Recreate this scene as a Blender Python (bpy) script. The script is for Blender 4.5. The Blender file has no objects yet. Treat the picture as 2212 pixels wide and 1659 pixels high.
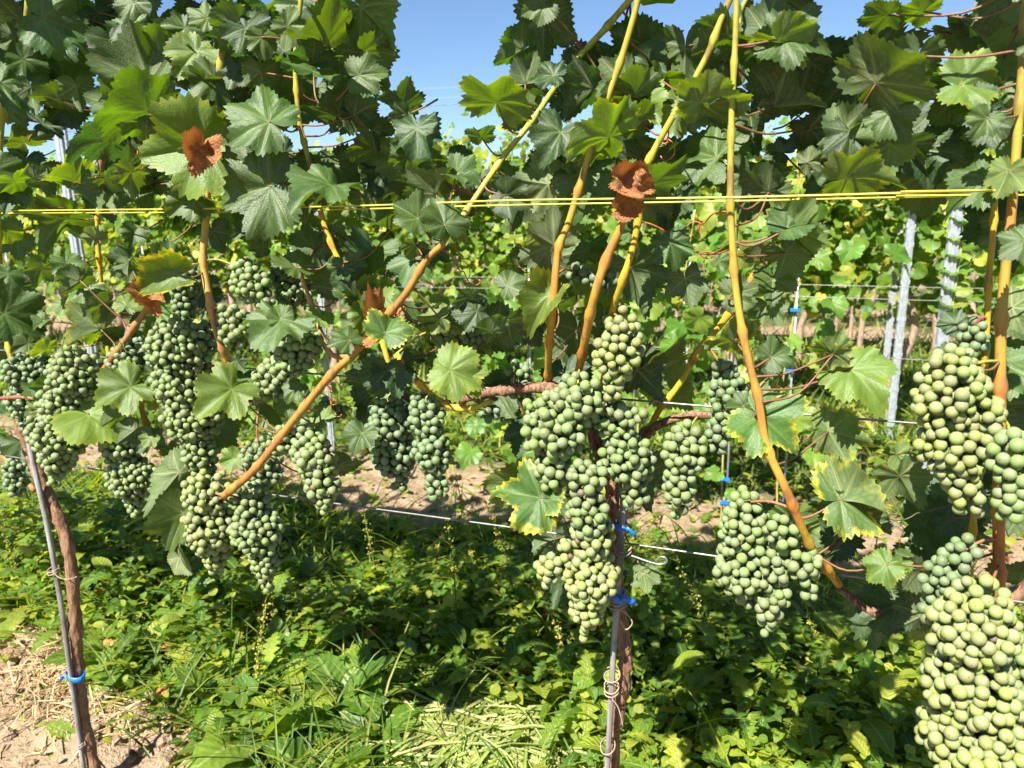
import bpy, math, random
import numpy as np
from mathutils import Vector, Matrix
R = math.radians
random.seed(7)
rng = np.random.default_rng(11)
scene = bpy.context.scene
C = scene.collection

# ------------------------------------------------------------------ camera
# world: vine rows run along X, the near row stands at Y = 0, the camera stands in the alley in front of it
CAM = Vector((0.40, -1.024, 1.30))
PITCH, ROLL, VIEW = R(13.0), R(0.84), R(68.6)
fh = Vector((-math.cos(VIEW), math.sin(VIEW), 0))
FW = (fh * math.cos(PITCH) + Vector((0, 0, -math.sin(PITCH)))).normalized()
r0 = FW.cross(Vector((0, 0, 1))).normalized()
u0 = r0.cross(FW).normalized()
RT = (r0 * math.cos(ROLL) - u0 * math.sin(ROLL)).normalized()
UP = RT.cross(FW).normalized()
FPX = 1609.0
cd = bpy.data.cameras.new('camera')
cam = bpy.data.objects.new('camera', cd)
C.objects.link(cam)
cam.matrix_world = Matrix.Translation(CAM) @ Matrix((RT, UP, -FW)).transposed().to_4x4()
cd.sensor_width = 36.0
cd.lens = 36.0 * FPX / 2212.0
cd.clip_start = 0.02
cd.clip_end = 2000
cd.dof.use_dof = True
cd.dof.focus_distance = 1.08
cd.dof.aperture_fstop = 8.0
scene.camera = cam

# ------------------------------------------------------------------ sky, sun, exposure
SUN_EL, SUN_AZ = R(49), R(12)          # azimuth: turned left of the row's normal, behind the camera
sdir = Vector((-math.sin(SUN_AZ) * math.cos(SUN_EL), -math.cos(SUN_AZ) * math.cos(SUN_EL), math.sin(SUN_EL)))
w = bpy.data.worlds.new('World')
scene.world = w
w.use_nodes = True
nt = w.node_tree
bg = nt.nodes['Background']
sky = nt.nodes.new('ShaderNodeTexSky')
sky.sky_type = 'NISHITA'
sky.sun_disc = False
sky.sun_elevation = SUN_EL
sky.sun_rotation = math.atan2(sdir.x, sdir.y)
sky.altitude = 300
sky.air_density = 1.0
sky.dust_density = 0.0
sky.ozone_density = 6.0
nt.links.new(sky.outputs[0], bg.inputs[0])
bg.inputs[1].default_value = 0.051
sl = bpy.data.lights.new('sun', 'SUN')
sl.energy = 5.0
sl.angle = R(0.53)
sl.color = (1.0, 0.95, 0.86)
so = bpy.data.objects.new('sun', sl)
so.rotation_euler = sdir.to_track_quat('Z', 'Y').to_euler()
C.objects.link(so)
scene.view_settings.view_transform = 'Standard'
scene.view_settings.look = 'None'
scene.view_settings.exposure = 1.62
scene.view_settings.gamma = 1.0
scene.render.engine = 'CYCLES'
scene.cycles.max_bounces = 3
scene.cycles.diffuse_bounces = 2
scene.cycles.glossy_bounces = 1
scene.cycles.transmission_bounces = 2
scene.cycles.transparent_max_bounces = 4
scene.cycles.use_denoising = True

# ------------------------------------------------------------------ photo geometry (2212 x 1659 pixel grid of the photograph)
def ray(px, py):
    return FW + RT * ((px - 1106.0) / FPX) - UP * ((py - 829.5) / FPX)
def at(px, py, off=0.0, Y=0.0):
    """point of the vertical plane Y (off metres nearer to the camera) seen at a pixel"""
    d = ray(px, py)
    t = (Y - off - CAM.y) / d.y
    return CAM + d * t
def gnd(px, py, z=0.0):
    d = ray(px, py)
    return CAM + d * ((z - CAM.z) / d.z)
def depth(p):
    return (Vector(p) - CAM).dot(FW)
def pix(p):
    v = Vector(p) - CAM
    d = v.dot(FW)
    return 1106 + FPX * v.dot(RT) / d, 829.5 - FPX * v.dot(UP) / d, d

# ------------------------------------------------------------------ materials
class NT:
    def __init__(self, name):
        self.m = bpy.data.materials.new(name)
        self.m.use_nodes = True
        self.t = self.m.node_tree
        self.t.nodes.clear()
        self.out = self.t.nodes.new('ShaderNodeOutputMaterial')
    def n(self, typ, **kw):
        nd = self.t.nodes.new('ShaderNode' + typ)
        ins = kw.pop('i', {})
        for k, v in kw.items():
            setattr(nd, k, v)
        for k, v in ins.items():
            s = nd.inputs[k]
            if isinstance(v, bpy.types.NodeSocket):
                self.t.links.new(v, s)
            else:
                s.default_value = v
        return nd
    def math(self, op, a, b=0.0, c=None, clamp=False):
        nd = self.n('Math', operation=op, use_clamp=clamp, i={0: a, 1: b})
        if c is not None:
            s = nd.inputs[2]
            if isinstance(c, bpy.types.NodeSocket): self.t.links.new(c, s)
            else: s.default_value = c
        return nd.outputs[0]
    def mix(self, f, a, b, mode='MIX'):
        nd = self.n('Mix', data_type='RGBA', blend_type=mode)
        for k, v in ((0, f), (6, a), (7, b)):
            s = nd.inputs[k]
            if isinstance(v, bpy.types.NodeSocket): self.t.links.new(v, s)
            else: s.default_value = v if k == 0 else ((*v, 1.0) if len(v) == 3 else v)
        return nd.outputs[2]
    def ss(self, v, a, b):
        nd = self.n('MapRange', interpolation_type='SMOOTHSTEP', i={0: v, 1: a, 2: b, 3: 0.0, 4: 1.0})
        return nd.outputs[0]
    def noise(self, vec, scale, detail=3.0, rough=0.55):
        return self.n('TexNoise', i={'Vector': vec, 'Scale': scale, 'Detail': detail, 'Roughness': rough}).outputs[0]
    def attr(self, name, typ='GEOMETRY'):
        return self.n('Attribute', attribute_name=name, attribute_type=typ)
    def bsdf(self, col, rough=0.6, spec=0.3, normal=None, **kw):
        ins = {'Base Color': col if isinstance(col, bpy.types.NodeSocket) else (*col, 1.0), 'Roughness': rough, 'Specular IOR Level': spec}
        if normal is not None: ins['Normal'] = normal
        ins.update(kw)
        return self.n('BsdfPrincipled', i=ins).outputs[0]
    def bump(self, h, strength, dist):
        return self.n('Bump', i={'Height': h, 'Strength': strength, 'Distance': dist}).outputs[0]
    def done(self, sh):
        self.t.links.new(sh, self.out.inputs[0])
        return self.m

def leaf_material():
    k = NT('vine_leaf')
    oi = k.n('ObjectInfo')
    obj = k.n('TexCoord').outputs['Object']
    shift = k.n('Combine' + 'XYZ', i={0: k.math('MULTIPLY', oi.outputs['Random'], 37.0), 1: k.math('MULTIPLY', oi.outputs['Random'], 11.0), 2: 0.0}).outputs[0]
    vec = k.n('VectorMath', operation='ADD', i={0: obj, 1: shift}).outputs[0]
    vein = k.attr('vein').outputs['Fac']
    rim = k.attr('rim').outputs['Fac']
    yel = k.attr('yellow', 'OBJECT').outputs['Fac']
    nz = k.noise(vec, 2.3, 3)
    nf = k.noise(vec, 16.0, 3)
    hs = k.n('HueSaturation', i={'Hue': k.math('MULTIPLY_ADD', oi.outputs['Random'], 0.04, 0.482), 'Saturation': 1.0,
             'Value': k.math('MULTIPLY_ADD', nz, 0.9, 0.55), 'Color': oi.outputs['Color']}).outputs[0]
    col = k.mix(k.math('MULTIPLY', k.ss(nf, 0.5, 0.75), 0.25), hs, (0.16, 0.20, 0.09))
    # yellow margin
    ym = k.ss(k.math('ADD', rim, k.math('MULTIPLY_ADD', k.noise(vec, 4.5, 3), 1.3, k.math('MULTIPLY', vein, -0.3))), 1.38, 1.95)
    col = k.mix(k.math('MULTIPLY', ym, yel), col, (0.52, 0.46, 0.03))
    # small brown specks and scorched edge bits
    sp = k.ss(k.noise(vec, 7.0, 2), 0.72, 0.76)
    col = k.mix(k.math('MULTIPLY', sp, 0.7), col, (0.20, 0.09, 0.03))
    top = k.mix(k.math('MULTIPLY', vein, 0.42), col, (0.20, 0.26, 0.08))
    under = k.mix(0.30, col, (0.15, 0.20, 0.085))
    under = k.mix(k.math('MULTIPLY', vein, 0.6), under, (0.32, 0.35, 0.15))
    bf = k.n('NewGeometry').outputs['Backfacing']
    cc = k.mix(bf, top, under)
    vor = k.n('TexVoronoi', feature='DISTANCE_TO_EDGE', i={'Vector': vec, 'Scale': 22.0, 'Randomness': 0.9}).outputs[0]
    vor2 = k.n('TexVoronoi', feature='DISTANCE_TO_EDGE', i={'Vector': vec, 'Scale': 52.0}).outputs[0]
    h = k.math('ADD', k.ss(vor, 0.0, 0.22), k.math('MULTIPLY', k.ss(vor2, 0.0, 0.2), 0.4))
    h = k.math('SUBTRACT', h, k.math('MULTIPLY', vein, 1.6))
    nrm = k.bump(h, 0.17, 0.010)
    rough = k.mix(bf, (0.47,) * 3, (0.75,) * 3)
    p = k.bsdf(cc, rough, 0.47, nrm)
    tc = k.n('HueSaturation', i={'Hue': 0.475, 'Saturation': 1.35, 'Value': 4.2, 'Color': col}).outputs[0]
    tc = k.mix(k.math('MULTIPLY', vein, 0.4), tc, (0.05, 0.07, 0.01))
    tr = k.n('BsdfTranslucent', i={'Color': tc, 'Normal': nrm}).outputs[0]
    return k.done(k.n('MixShader', i={0: 0.23, 1: p, 2: tr}).outputs[0])

def dead_material():
    k = NT('dead_leaf')
    obj = k.n('TexCoord').outputs['Object']
    vein = k.attr('vein').outputs['Fac']
    nz = k.noise(obj, 4.0, 4)
    col = k.mix(k.ss(nz, 0.35, 0.65), (0.58, 0.25, 0.09), (0.33, 0.14, 0.065))
    col = k.mix(k.math('MULTIPLY', vein, 0.4), col, (0.55, 0.25, 0.10))
    nrm = k.bump(k.noise(obj, 14.0, 4), 0.8, 0.02)
    p = k.bsdf(col, 0.75, 0.2, nrm)
    tr = k.n('BsdfTranslucent', i={'Color': (0.6, 0.2, 0.04, 1)}).outputs[0]
    return k.done(k.n('MixShader', i={0: 0.15, 1: p, 2: tr}).outputs[0])

def green_material(name, cols, transl=0.3, rough=0.5, hue=0.48, tval=2.6, spec=0.35, bump=0.0, veins=False):
    """weeds, grass and far foliage: each leaf's tint sits in the attribute or the object's random number"""
    k = NT(name)
    t = k.math('FRACT', k.math('ADD', k.attr('tint').outputs['Fac'], k.n('ObjectInfo').outputs['Random']))
    cr = k.n('ValToRGB', i={0: t})
    e = cr.color_ramp.elements
    for q, (pos, c) in enumerate(cols):
        el = e[q] if q < 2 else e.new(pos)
        el.position = pos
        el.color = (*c, 1)
    geo = k.n('NewGeometry')
    nz = k.noise(geo.outputs['Position'], 9.0, 3)
    col = k.mix(0.55, cr.outputs[0], k.mix(1.0, cr.outputs[0], k.n('MapRange', i={0: nz, 1: 0.3, 2: 0.7, 3: 0.35, 4: 1.5}).outputs[0], 'MULTIPLY'))
    nrm = None
    if veins:
        mid, al = k.attr('mid').outputs['Fac'], k.attr('along').outputs['Fac']
        rib = k.math('SUBTRACT', 1.0, k.ss(mid, 0.02, 0.14))
        col = k.mix(k.math('MULTIPLY', rib, 0.5), col, (0.30, 0.36, 0.12))
        wv = k.math('SINE', k.math('MULTIPLY', k.math('SUBTRACT', al, k.math('MULTIPLY', mid, 0.22)), 58.0))
        hh = k.math('ADD', k.math('MULTIPLY', wv, 0.5), k.math('ADD', k.math('MULTIPLY', rib, -1.0), k.math('MULTIPLY', k.noise(geo.outputs['Position'], 110.0, 2), 1.6)))
        nrm = k.bump(hh, 0.5, 0.003)
    elif bump: nrm = k.bump(k.noise(geo.outputs['Position'], 120.0, 2), bump, 0.01)
    p = k.bsdf(col, rough, spec, nrm)
    tc = k.n('HueSaturation', i={'Hue': hue, 'Saturation': 1.1, 'Value': tval, 'Color': col}).outputs[0]
    tr = k.n('BsdfTranslucent', i={'Color': tc}).outputs[0]
    return k.done(k.n('MixShader', i={0: transl, 1: p, 2: tr}).outputs[0])

def berry_material():
    k = NT('grape_skin')
    oi = k.n('ObjectInfo')
    t = k.math('FRACT', k.math('ADD', k.attr('tint').outputs['Fac'], oi.outputs['Random']))
    pole = k.attr('pole').outputs['Fac']
    pos = k.n('NewGeometry').outputs['Position']
    hs = k.n('HueSaturation', i={'Hue': k.math('MULTIPLY_ADD', t, 0.03, 0.478), 'Saturation': k.math('MULTIPLY_ADD', t, 0.2, 0.78),
             'Value': k.math('MULTIPLY_ADD', t, 0.35, 0.82), 'Color': oi.outputs['Color']}).outputs[0]
    nz = k.noise(pos, 55.0, 3)
    nf = k.noise(pos, 420.0, 3)
    bloom = k.math('MULTIPLY', k.ss(nz, 0.3, 0.7), 0.45)
    col = k.mix(bloom, hs, (0.225, 0.285, 0.19))
    rub = k.ss(pole, 0.2, 1.0)                     # bloom rubbed thin towards the berry's end
    col = k.mix(k.math('MULTIPLY', rub, 0.55), col, hs)
    col = k.mix(k.math('MULTIPLY', k.ss(nf, 0.66, 0.74), 0.4), col, (0.20, 0.18, 0.07))
    col = k.mix(k.math('MULTIPLY', k.ss(pole, 0.978, 0.99), 0.9), col, (0.10, 0.05, 0.02))
    rough = k.math('MULTIPLY_ADD', nz, 0.25, 0.42)
    p = k.bsdf(col, rough, 0.32, k.bump(nf, 0.05, 0.001), **{'Subsurface Weight': 0.40, 'Subsurface Radius': (0.9, 1.0, 0.35), 'Subsurface Scale': 0.004})
    return k.done(p)

def cane_material():
    k = NT('cane_bark')
    oi = k.n('ObjectInfo')
    pos = k.n('NewGeometry').outputs['Position']
    st = k.n('Mapping', i={0: pos, 3: (1.0, 1.0, 0.12)}).outputs[0]
    nz = k.noise(st, 320.0, 3)
    lo = k.noise(pos, 16.0, 2)
    hs = k.n('HueSaturation', i={'Hue': k.math('MULTIPLY_ADD', lo, 0.13, 0.432), 'Saturation': 1.0, 'Value': k.math('MULTIPLY_ADD', nz, 0.8, 0.62), 'Color': oi.outputs['Color']}).outputs[0]
    young = k.math('MULTIPLY', k.ss(k.math('ADD', k.attr('along').outputs['Fac'], k.math('MULTIPLY_ADD', lo, 0.5, -0.25)), 0.25, 0.9), k.attr('green', 'OBJECT').outputs['Fac'])
    hs = k.mix(k.math('MULTIPLY', young, 0.8), hs, (0.26, 0.27, 0.035))
    col = k.mix(k.math('MULTIPLY', k.ss(k.noise(k.n('Mapping', i={0: pos, 3: (1.0, 1.0, 0.35)}).outputs[0], 75.0, 4), 0.50, 0.68), 0.7), hs, (0.15, 0.075, 0.035))
    return k.done(k.bsdf(col, 0.5, 0.35, k.bump(nz, 0.35, 0.001)))

def bark_material(name, a, b, sc=90.0):
    k = NT(name)
    pos = k.n('NewGeometry').outputs['Position']
    st = k.n('Mapping', i={0: pos, 3: (1.0, 1.0, 0.10)}).outputs[0]
    nz = k.noise(st, sc * 3, 4, 0.65)
    n2 = k.noise(pos, 30.0, 3)
    col = k.mix(k.ss(nz, 0.35, 0.68), a, b)
    col = k.mix(k.math('MULTIPLY', k.ss(n2, 0.5, 0.7), 0.5), col, tuple(x * 0.45 for x in a))
    return k.done(k.bsdf(col, 0.85, 0.15, k.bump(nz, 0.9, 0.004)))

def plain(name, col, rough=0.5, metal=0.0, spec=0.4, var=0.25, sc=60.0):
    k = NT(name)
    pos = k.n('NewGeometry').outputs['Position']
    nz = k.noise(pos, sc, 3)
    c = k.mix(k.ss(nz, 0.3, 0.75), tuple(x * (1 - var) for x in col), tuple(min(1, x * (1 + var)) for x in col))
    return k.done(k.bsdf(c, rough, spec, k.bump(nz, 0.15, 0.001), Metallic=metal))

def soil_material():
    k = NT('soil')
    pos = k.n('NewGeometry').outputs['Position']
    n1 = k.noise(pos, 2.2, 4)
    n2 = k.noise(pos, 26.0, 5, 0.65)
    n3 = k.noise(pos, 140.0, 3)
    col = k.mix(k.ss(n2, 0.3, 0.7), (0.21, 0.145, 0.09), (0.37, 0.27, 0.175))
    col = k.mix(k.math('MULTIPLY', k.ss(n1, 0.45, 0.7), 0.4), col, (0.31, 0.22, 0.145))
    sep = k.n('SeparateXYZ', i={0: pos}).outputs[1]
    # the mown alleys between the rows are green below the grass blades
    ph = k.math('FRACT', k.math('DIVIDE', k.math('ADD', sep, k.math('MULTIPLY_ADD', n1, 0.5, -0.25 + 0.0)), 1.85))
    al = k.math('MULTIPLY', k.ss(ph, 0.20, 0.32), k.math('SUBTRACT', 1.0, k.ss(ph, 0.78, 0.88)))
    col = k.mix(k.math('MULTIPLY', al, 0.85), col, (0.075, 0.085, 0.03))
    h = k.math('ADD', n2, k.math('MULTIPLY', n3, 0.35))
    return k.done(k.bsdf(col, 0.95, 0.1, k.bump(h, 0.9, 0.025)))

M_LEAF, M_DEAD = leaf_material(), dead_material()
M_BERRY, M_CANE = berry_material(), cane_material()
M_BARK = bark_material('trunk_bark', (0.17, 0.085, 0.045), (0.32, 0.19, 0.12))
M_OLD = bark_material('old_wood_bark', (0.12, 0.06, 0.035), (0.32, 0.19, 0.12))
M_PALEBARK = bark_material('pale_trunk_bark', (0.24, 0.16, 0.11), (0.42, 0.31, 0.23), 60)
M_SOIL = soil_material()
M_STEEL = plain('galvanised_steel', (0.34, 0.37, 0.395), 0.45, 0.25, 0.5, 0.2)
M_WIRE = plain('wire_steel', (0.22, 0.22, 0.215), 0.4, 0.6)
M_REBAR = bark_material('stake_steel', (0.16, 0.14, 0.125), (0.30, 0.30, 0.30), 20)
M_YELLOW = plain('yellow_wire', (0.45, 0.40, 0.05), 0.4, 0.0, 0.5, 0.12)
M_BLUE = plain('blue_tape', (0.010, 0.16, 0.72), 0.35, 0.0, 0.5, 0.15)
M_TWIST = plain('twist_tie', (0.34, 0.25, 0.18), 0.6)
M_STRAW = green_material('straw', [(0, (0.42, 0.30, 0.15)), (1, (0.62, 0.50, 0.28)), (0.5, (0.36, 0.24, 0.13))], 0.1, 0.7)
M_FAR = green_material('far_vine_leaf', [(0, (0.06, 0.125, 0.016)), (1, (0.40, 0.37, 0.05)), (0.35, (0.10, 0.19, 0.02)), (0.62, (0.15, 0.235, 0.025)), (0.84, (0.27, 0.30, 0.035))], 0.36, 0.5)
M_WEED = green_material('weed_leaf', [(0, (0.04, 0.11, 0.010)), (1, (0.30, 0.33, 0.035)), (0.5, (0.13, 0.22, 0.018))], 0.40, 0.45, spec=0.4, veins=True)
M_DOCK = green_material('dock_leaf', [(0, (0.055, 0.125, 0.014)), (1, (0.19, 0.25, 0.03)), (0.5, (0.095, 0.175, 0.018))], 0.36, 0.42, spec=0.45, veins=True)
M_GRASS = green_material('grass_blade', [(0, (0.05, 0.10, 0.015)), (1, (0.22, 0.24, 0.05)), (0.5, (0.10, 0.16, 0.025))], 0.3, 0.45)
M_CLIP = green_material('cut_grass', [(0, (0.17, 0.23, 0.05)), (1, (0.36, 0.35, 0.13)), (0.5, (0.24, 0.30, 0.08))], 0.2, 0.45)
M_SEED = green_material('sorrel_seed', [(0, (0.22, 0.24, 0.035)), (1, (0.33, 0.16, 0.05)), (0.6, (0.32, 0.30, 0.05))], 0.2, 0.6)
M_YOUNG = green_material('young_vine_leaf', [(0, (0.08, 0.18, 0.02)), (1, (0.24, 0.28, 0.05)), (0.5, (0.11, 0.21, 0.03))], 0.36, 0.45)
M_CABLE = plain('cable', (0.35, 0.37, 0.40), 0.6)

# ------------------------------------------------------------------ mesh helpers
def mesh_np(name, V, F, attrs=None, smooth=True):
    V = np.asarray(V, dtype=np.float32); F = np.asarray(F, dtype=np.int32)
    k = F.shape[1]
    me = bpy.data.meshes.new(name)
    me.vertices.add(len(V)); me.vertices.foreach_set('co', V.ravel())
    me.loops.add(F.size); me.loops.foreach_set('vertex_index', F.ravel())
    me.polygons.add(len(F))
    me.polygons.foreach_set('loop_start', np.arange(0, F.size, k, dtype=np.int32))
    me.polygons.foreach_set('loop_total', np.full(len(F), k, dtype=np.int32))
    me.polygons.foreach_set('use_smooth', np.full(len(F), smooth))
    for an, av in (attrs or {}).items():
        a = me.attributes.new(an, 'FLOAT', 'POINT')
        a.data.foreach_set('value', np.asarray(av, dtype=np.float32))
    me.update(calc_edges=True)
    return me
def link(name, me, mat=None, parent=None, mw=None):
    if mat and not me.materials: me.materials.append(mat)
    o = bpy.data.objects.new(name, me)
    C.objects.link(o)
    if parent: o.parent = parent
    if mw is not None: o.matrix_basis = mw
    return o
def tag(o, label=None, cat=None, group=None, kind=None):
    for k, v in (('label', label), ('category', cat), ('group', group), ('kind', kind)):
        if v: o[k] = v
    return o
def empty(name, loc=(0, 0, 0)):
    """the Empty at a thing's base; parts are built in world coordinates and put under it"""
    o = bpy.data.objects.new(name, None)
    o.location = loc
    o.empty_display_size = 0.05
    C.objects.link(o)
    return o
def under(o, parent, base):
    o.parent = parent
    o.matrix_parent_inverse = Matrix.Translation(-Vector(base))
    return o
def spline(pts, per=6):
    P = [np.array(p, float) for p in pts]
    if len(P) == 2: return np.array([P[0] + (P[1] - P[0]) * t for t in np.linspace(0, 1, per + 1)])
    P = [2 * P[0] - P[1]] + P + [2 * P[-1] - P[-2]]
    out = []
    for a, b, c, d in zip(P, P[1:], P[2:], P[3:]):
        for t in np.arange(per) / per:
            out.append(0.5 * (2 * b + (c - a) * t + (2 * a - 5 * b + 4 * c - d) * t * t + (3 * b - a - 3 * c + d) * t ** 3))
    out.append(P[-2])
    return np.array(out)
def tube_arrays(path, rad, sides=8, jitter=0.0, seed=0):
    path = np.asarray(path, float); n = len(path)
    rad = np.broadcast_to(np.asarray(rad, float), (n,))
    T = np.gradient(path, axis=0); T /= np.linalg.norm(T, axis=1)[:, None] + 1e-12
    up = np.array([0.0, 0.0, 1.0]) if abs(T[0, 2]) < 0.9 else np.array([1.0, 0, 0])
    A = np.cross(T[0], up); A /= np.linalg.norm(A)
    V = []
    r = np.random.default_rng(seed)
    an = np.arange(sides) * 2 * math.pi / sides
    for i in range(n):
        A = A - T[i] * A.dot(T[i]); A /= np.linalg.norm(A)
        B = np.cross(T[i], A)
        rr = rad[i] * (1 + jitter * r.uniform(-1, 1, sides))
        V.append(path[i] + np.outer(np.cos(an) * rr, A) + np.outer(np.sin(an) * rr, B))
    V = np.concatenate(V + [path[:1], path[-1:]])
    i, j = np.meshgrid(np.arange(n - 1), np.arange(sides), indexing='ij')
    a = (i * sides + j).ravel(); b = (i * sides + (j + 1) % sides).ravel()
    F = np.concatenate([np.stack([a, b, b + sides], 1), np.stack([a, b + sides, a + sides], 1)])
    j = np.arange(sides); j2 = (j + 1) % sides; e = (n - 1) * sides
    F = np.concatenate([F, np.stack([j2, j, np.full(sides, n * sides)], 1), np.stack([e + j, e + j2, np.full(sides, n * sides + 1)], 1)])
    return V, F
def tube(name, path, rad, mat, sides=8, jitter=0.0, seed=0, smooth=True):
    V, F = tube_arrays(path, rad, sides, jitter, seed)
    me = mesh_np(name, V, F, smooth=smooth)
    return link(name, me, mat)
def join_arrays(parts):
    V, F, o = [], [], 0
    for v, f in parts:
        V.append(v); F.append(np.asarray(f) + o); o += len(v)
    return np.concatenate(V), np.concatenate(F)
def box_arrays(c, s):
    c, s = np.array(c, float), np.array(s, float) / 2
    V = np.array([[x, y, z] for x in (-1, 1) for y in (-1, 1) for z in (-1, 1)], float) * s + c
    F = []
    for q in ((0, 1, 3, 2), (4, 6, 7, 5), (0, 4, 5, 1), (2, 3, 7, 6), (0, 2, 6, 4), (1, 5, 7, 3)):
        F += [(q[0], q[1], q[2]), (q[0], q[2], q[3])]
    return V, np.array(F)
def scatter(tv, tf, mats, locs, tattr=None):
    """many copies of a small template as arrays: mats (N,3,3) acts on template rows, locs (N,3)"""
    N = len(locs)
    V = np.einsum('nij,vj->nvi', mats, tv) + locs[:, None, :]
    F = tf[None] + (np.arange(N) * len(tv))[:, None, None]
    return V.reshape(-1, 3), F.reshape(-1, tf.shape[1])
def frames(Y, Z):
    """rotation matrices whose columns are X, Y, Z for arrays of leaf directions and normals"""
    Y = Y / np.linalg.norm(Y, axis=1)[:, None]
    Z = Z - Y * (Z * Y).sum(1)[:, None]
    Z = Z / (np.linalg.norm(Z, axis=1)[:, None] + 1e-9)
    X = np.cross(Y, Z)
    return np.stack([X, Y, Z], 2)

# ------------------------------------------------------------------ vine leaf shapes (unit: petiole joint at origin, tip at +Y, upper face +Z)
def leaf_arrays(seed, nteeth=40, per=5, rings=(0.14, 0.28, 0.42, 0.55, 0.67, 0.78, 0.87, 0.94, 1.0), fold=0.25, droop=0.2, wave=0.04, lobe=1.0, curl=0.0, crumple=0.0, teeth=1.0):
    r = np.random.default_rng(seed)
    ang = np.array([0, 10, 21, 30, 40, 52, 64, 77, 88, 104, 120, 140, 156, 168, 177], float)
    base = np.array([.98, .92, .81, .745, .80, .88, .81, .71, .69, .72, .66, .58, .48, .31, .10])
    def side():
        b = base.copy()
        b[[2, 3]] -= r.uniform(-.04, .09) * lobe; b[[7, 8]] -= r.uniform(-.05, .08) * lobe
        b *= 1 + r.uniform(-.05, .05, len(b))
        return b
    n = nteeth * per
    th = (np.arange(n) + 0.5) / n * 356 - 178          # degrees from +Y, gap at the petiole
    bl, br = side(), side(); br[0] = bl[0]
    Rs = np.where(th < 0, np.interp(-th, ang, bl), np.interp(th, ang, br))
    ker = np.array([.25, .5, .25]); Rs[1:-1] = np.convolve(Rs, ker, 'same')[1:-1]
    # teeth at even steps of arc length, unequal
    t = np.radians(th)
    arc = np.cumsum(np.sqrt((Rs * np.gradient(t)) ** 2 + np.gradient(Rs) ** 2)); arc /= arc[-1]
    ph = arc * nteeth
    amp = r.uniform(.55, 1.25, nteeth + 1)[ph.astype(int)]
    fr = ph % 1
    dt = (np.where(fr < .62, fr / .62, (1 - fr) / .38) - 0.45) * .098 * amp * teeth * np.clip(Rs / .5, .3, 1)
    rings = np.array(rings)
    ss = np.clip((rings - .7) / .3, 0, 1) ** 1.5
    RR = rings[:, None] * Rs[None] + ss[:, None] * dt[None]
    X = (RR * np.sin(t)).ravel(); Y = (RR * np.cos(t)).ravel()
    X = np.concatenate([[0], X]); Y = np.concatenate([[0], Y])
    rim = np.concatenate([[0], np.repeat(rings, n)])
    # vein map
    P = np.stack([X, Y], 1)
    def seg(a, b):
        a, b = np.array(a), np.array(b); d = b - a
        s = np.clip(((P - a) @ d) / d.dot(d), 0, 1)
        return np.linalg.norm(P - a - s[:, None] * d, axis=1), s
    vein = np.zeros(len(P)); crease = np.zeros(len(P))
    for a0, L in ((0, 1.0), (52, .88), (-52, .88), (104, .66), (-104, .66)):
        a = math.radians(a0); d = np.array([math.sin(a), math.cos(a)])
        q, s = seg((0, 0), d * L)
        wdt = .022 * (1 - .6 * s)
        vein = np.maximum(vein, np.exp(-(q / wdt) ** 2)); crease = np.maximum(crease, np.exp(-(q / .06) ** 2) * (1 - .5 * s))
        for k, st in enumerate((.2, .36, .52, .67, .8)):
            for sg in (-1, 1):
                if abs(a0) == 104 and k > 3: continue
                aa = a + sg * math.radians(46)
                l = (.42 - .30 * st) * L
                if a0 == 0: l *= 1.1
                p0 = d * st * L
                q, s = seg(p0, p0 + np.array([math.sin(aa), math.cos(aa)]) * l)
                vein = np.maximum(vein, .55 * np.exp(-(q / .015) ** 2)); crease = np.maximum(crease, .4 * np.exp(-(q / .035) ** 2))
    rad = np.hypot(X, Y); tt = np.arctan2(X, Y)
    Z = -0.018 * crease
    Z += fold * np.abs(X) * (1 - .35 * np.clip(np.abs(X), 0, 1)) - droop * np.clip(Y, 0, None) ** 2 * .55
    p1, p2, p3 = r.uniform(0, 6.28, 3)
    Z += wave * rad ** 2 * (np.sin(5 * tt + p1) * 1.0 + .6 * np.sin(9 * tt + p2)) * 1.6
    Z += .03 * np.sin(6 * X + p3) * np.sin(5 * Y + p2)
    Z -= .10 * rad ** 2.5
    if curl:
        k = np.clip(np.abs(X) - .15, 0, None); Z += curl * k ** 1.5 * np.where(X > 0, 1, .6)
        X *= 1 - .25 * curl * np.clip(np.abs(X), 0, 1)
    if crumple:
        g = r.normal(size=(8, 2)) * 5; f = r.uniform(0, 6.28, 8)
        for (gx, gy), q in zip(g, f): Z += crumple * .06 * np.sin(gx * X + gy * Y + q)
        X *= .8 + .10 * np.sin(7 * Y + p1); 
    V = np.stack([X, Y, Z], 1)
    m = len(rings)
    j = np.arange(n - 1)
    F = [np.stack([np.zeros(n - 1, int), 1 + j + 1, 1 + j], 1)]
    for i in range(m - 1):
        a = 1 + i * n + j; b = a + 1; c = a + n; d = b + n
        F += [np.stack([a, b, d], 1), np.stack([a, d, c], 1)]
    return V, np.concatenate(F)[:, ::1], vein, rim
def leaf_mesh(seed, mat, **kw):
    V, F, vein, rim = leaf_arrays(seed, **kw)
    # the upper face must look along +Z
    a, b, c = V[F[0]][0], V[F[0]][1], V[F[0]][2]
    k = len(F) // 2
    nz = np.cross(V[F[:, 1]] - V[F[:, 0]], V[F[:, 2]] - V[F[:, 0]])[:, 2].sum()
    if nz < 0: F = F[:, ::-1]
    me = mesh_np('leaf', V, F, {'vein': vein, 'rim': rim})
    me.materials.append(mat)
    return me
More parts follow.
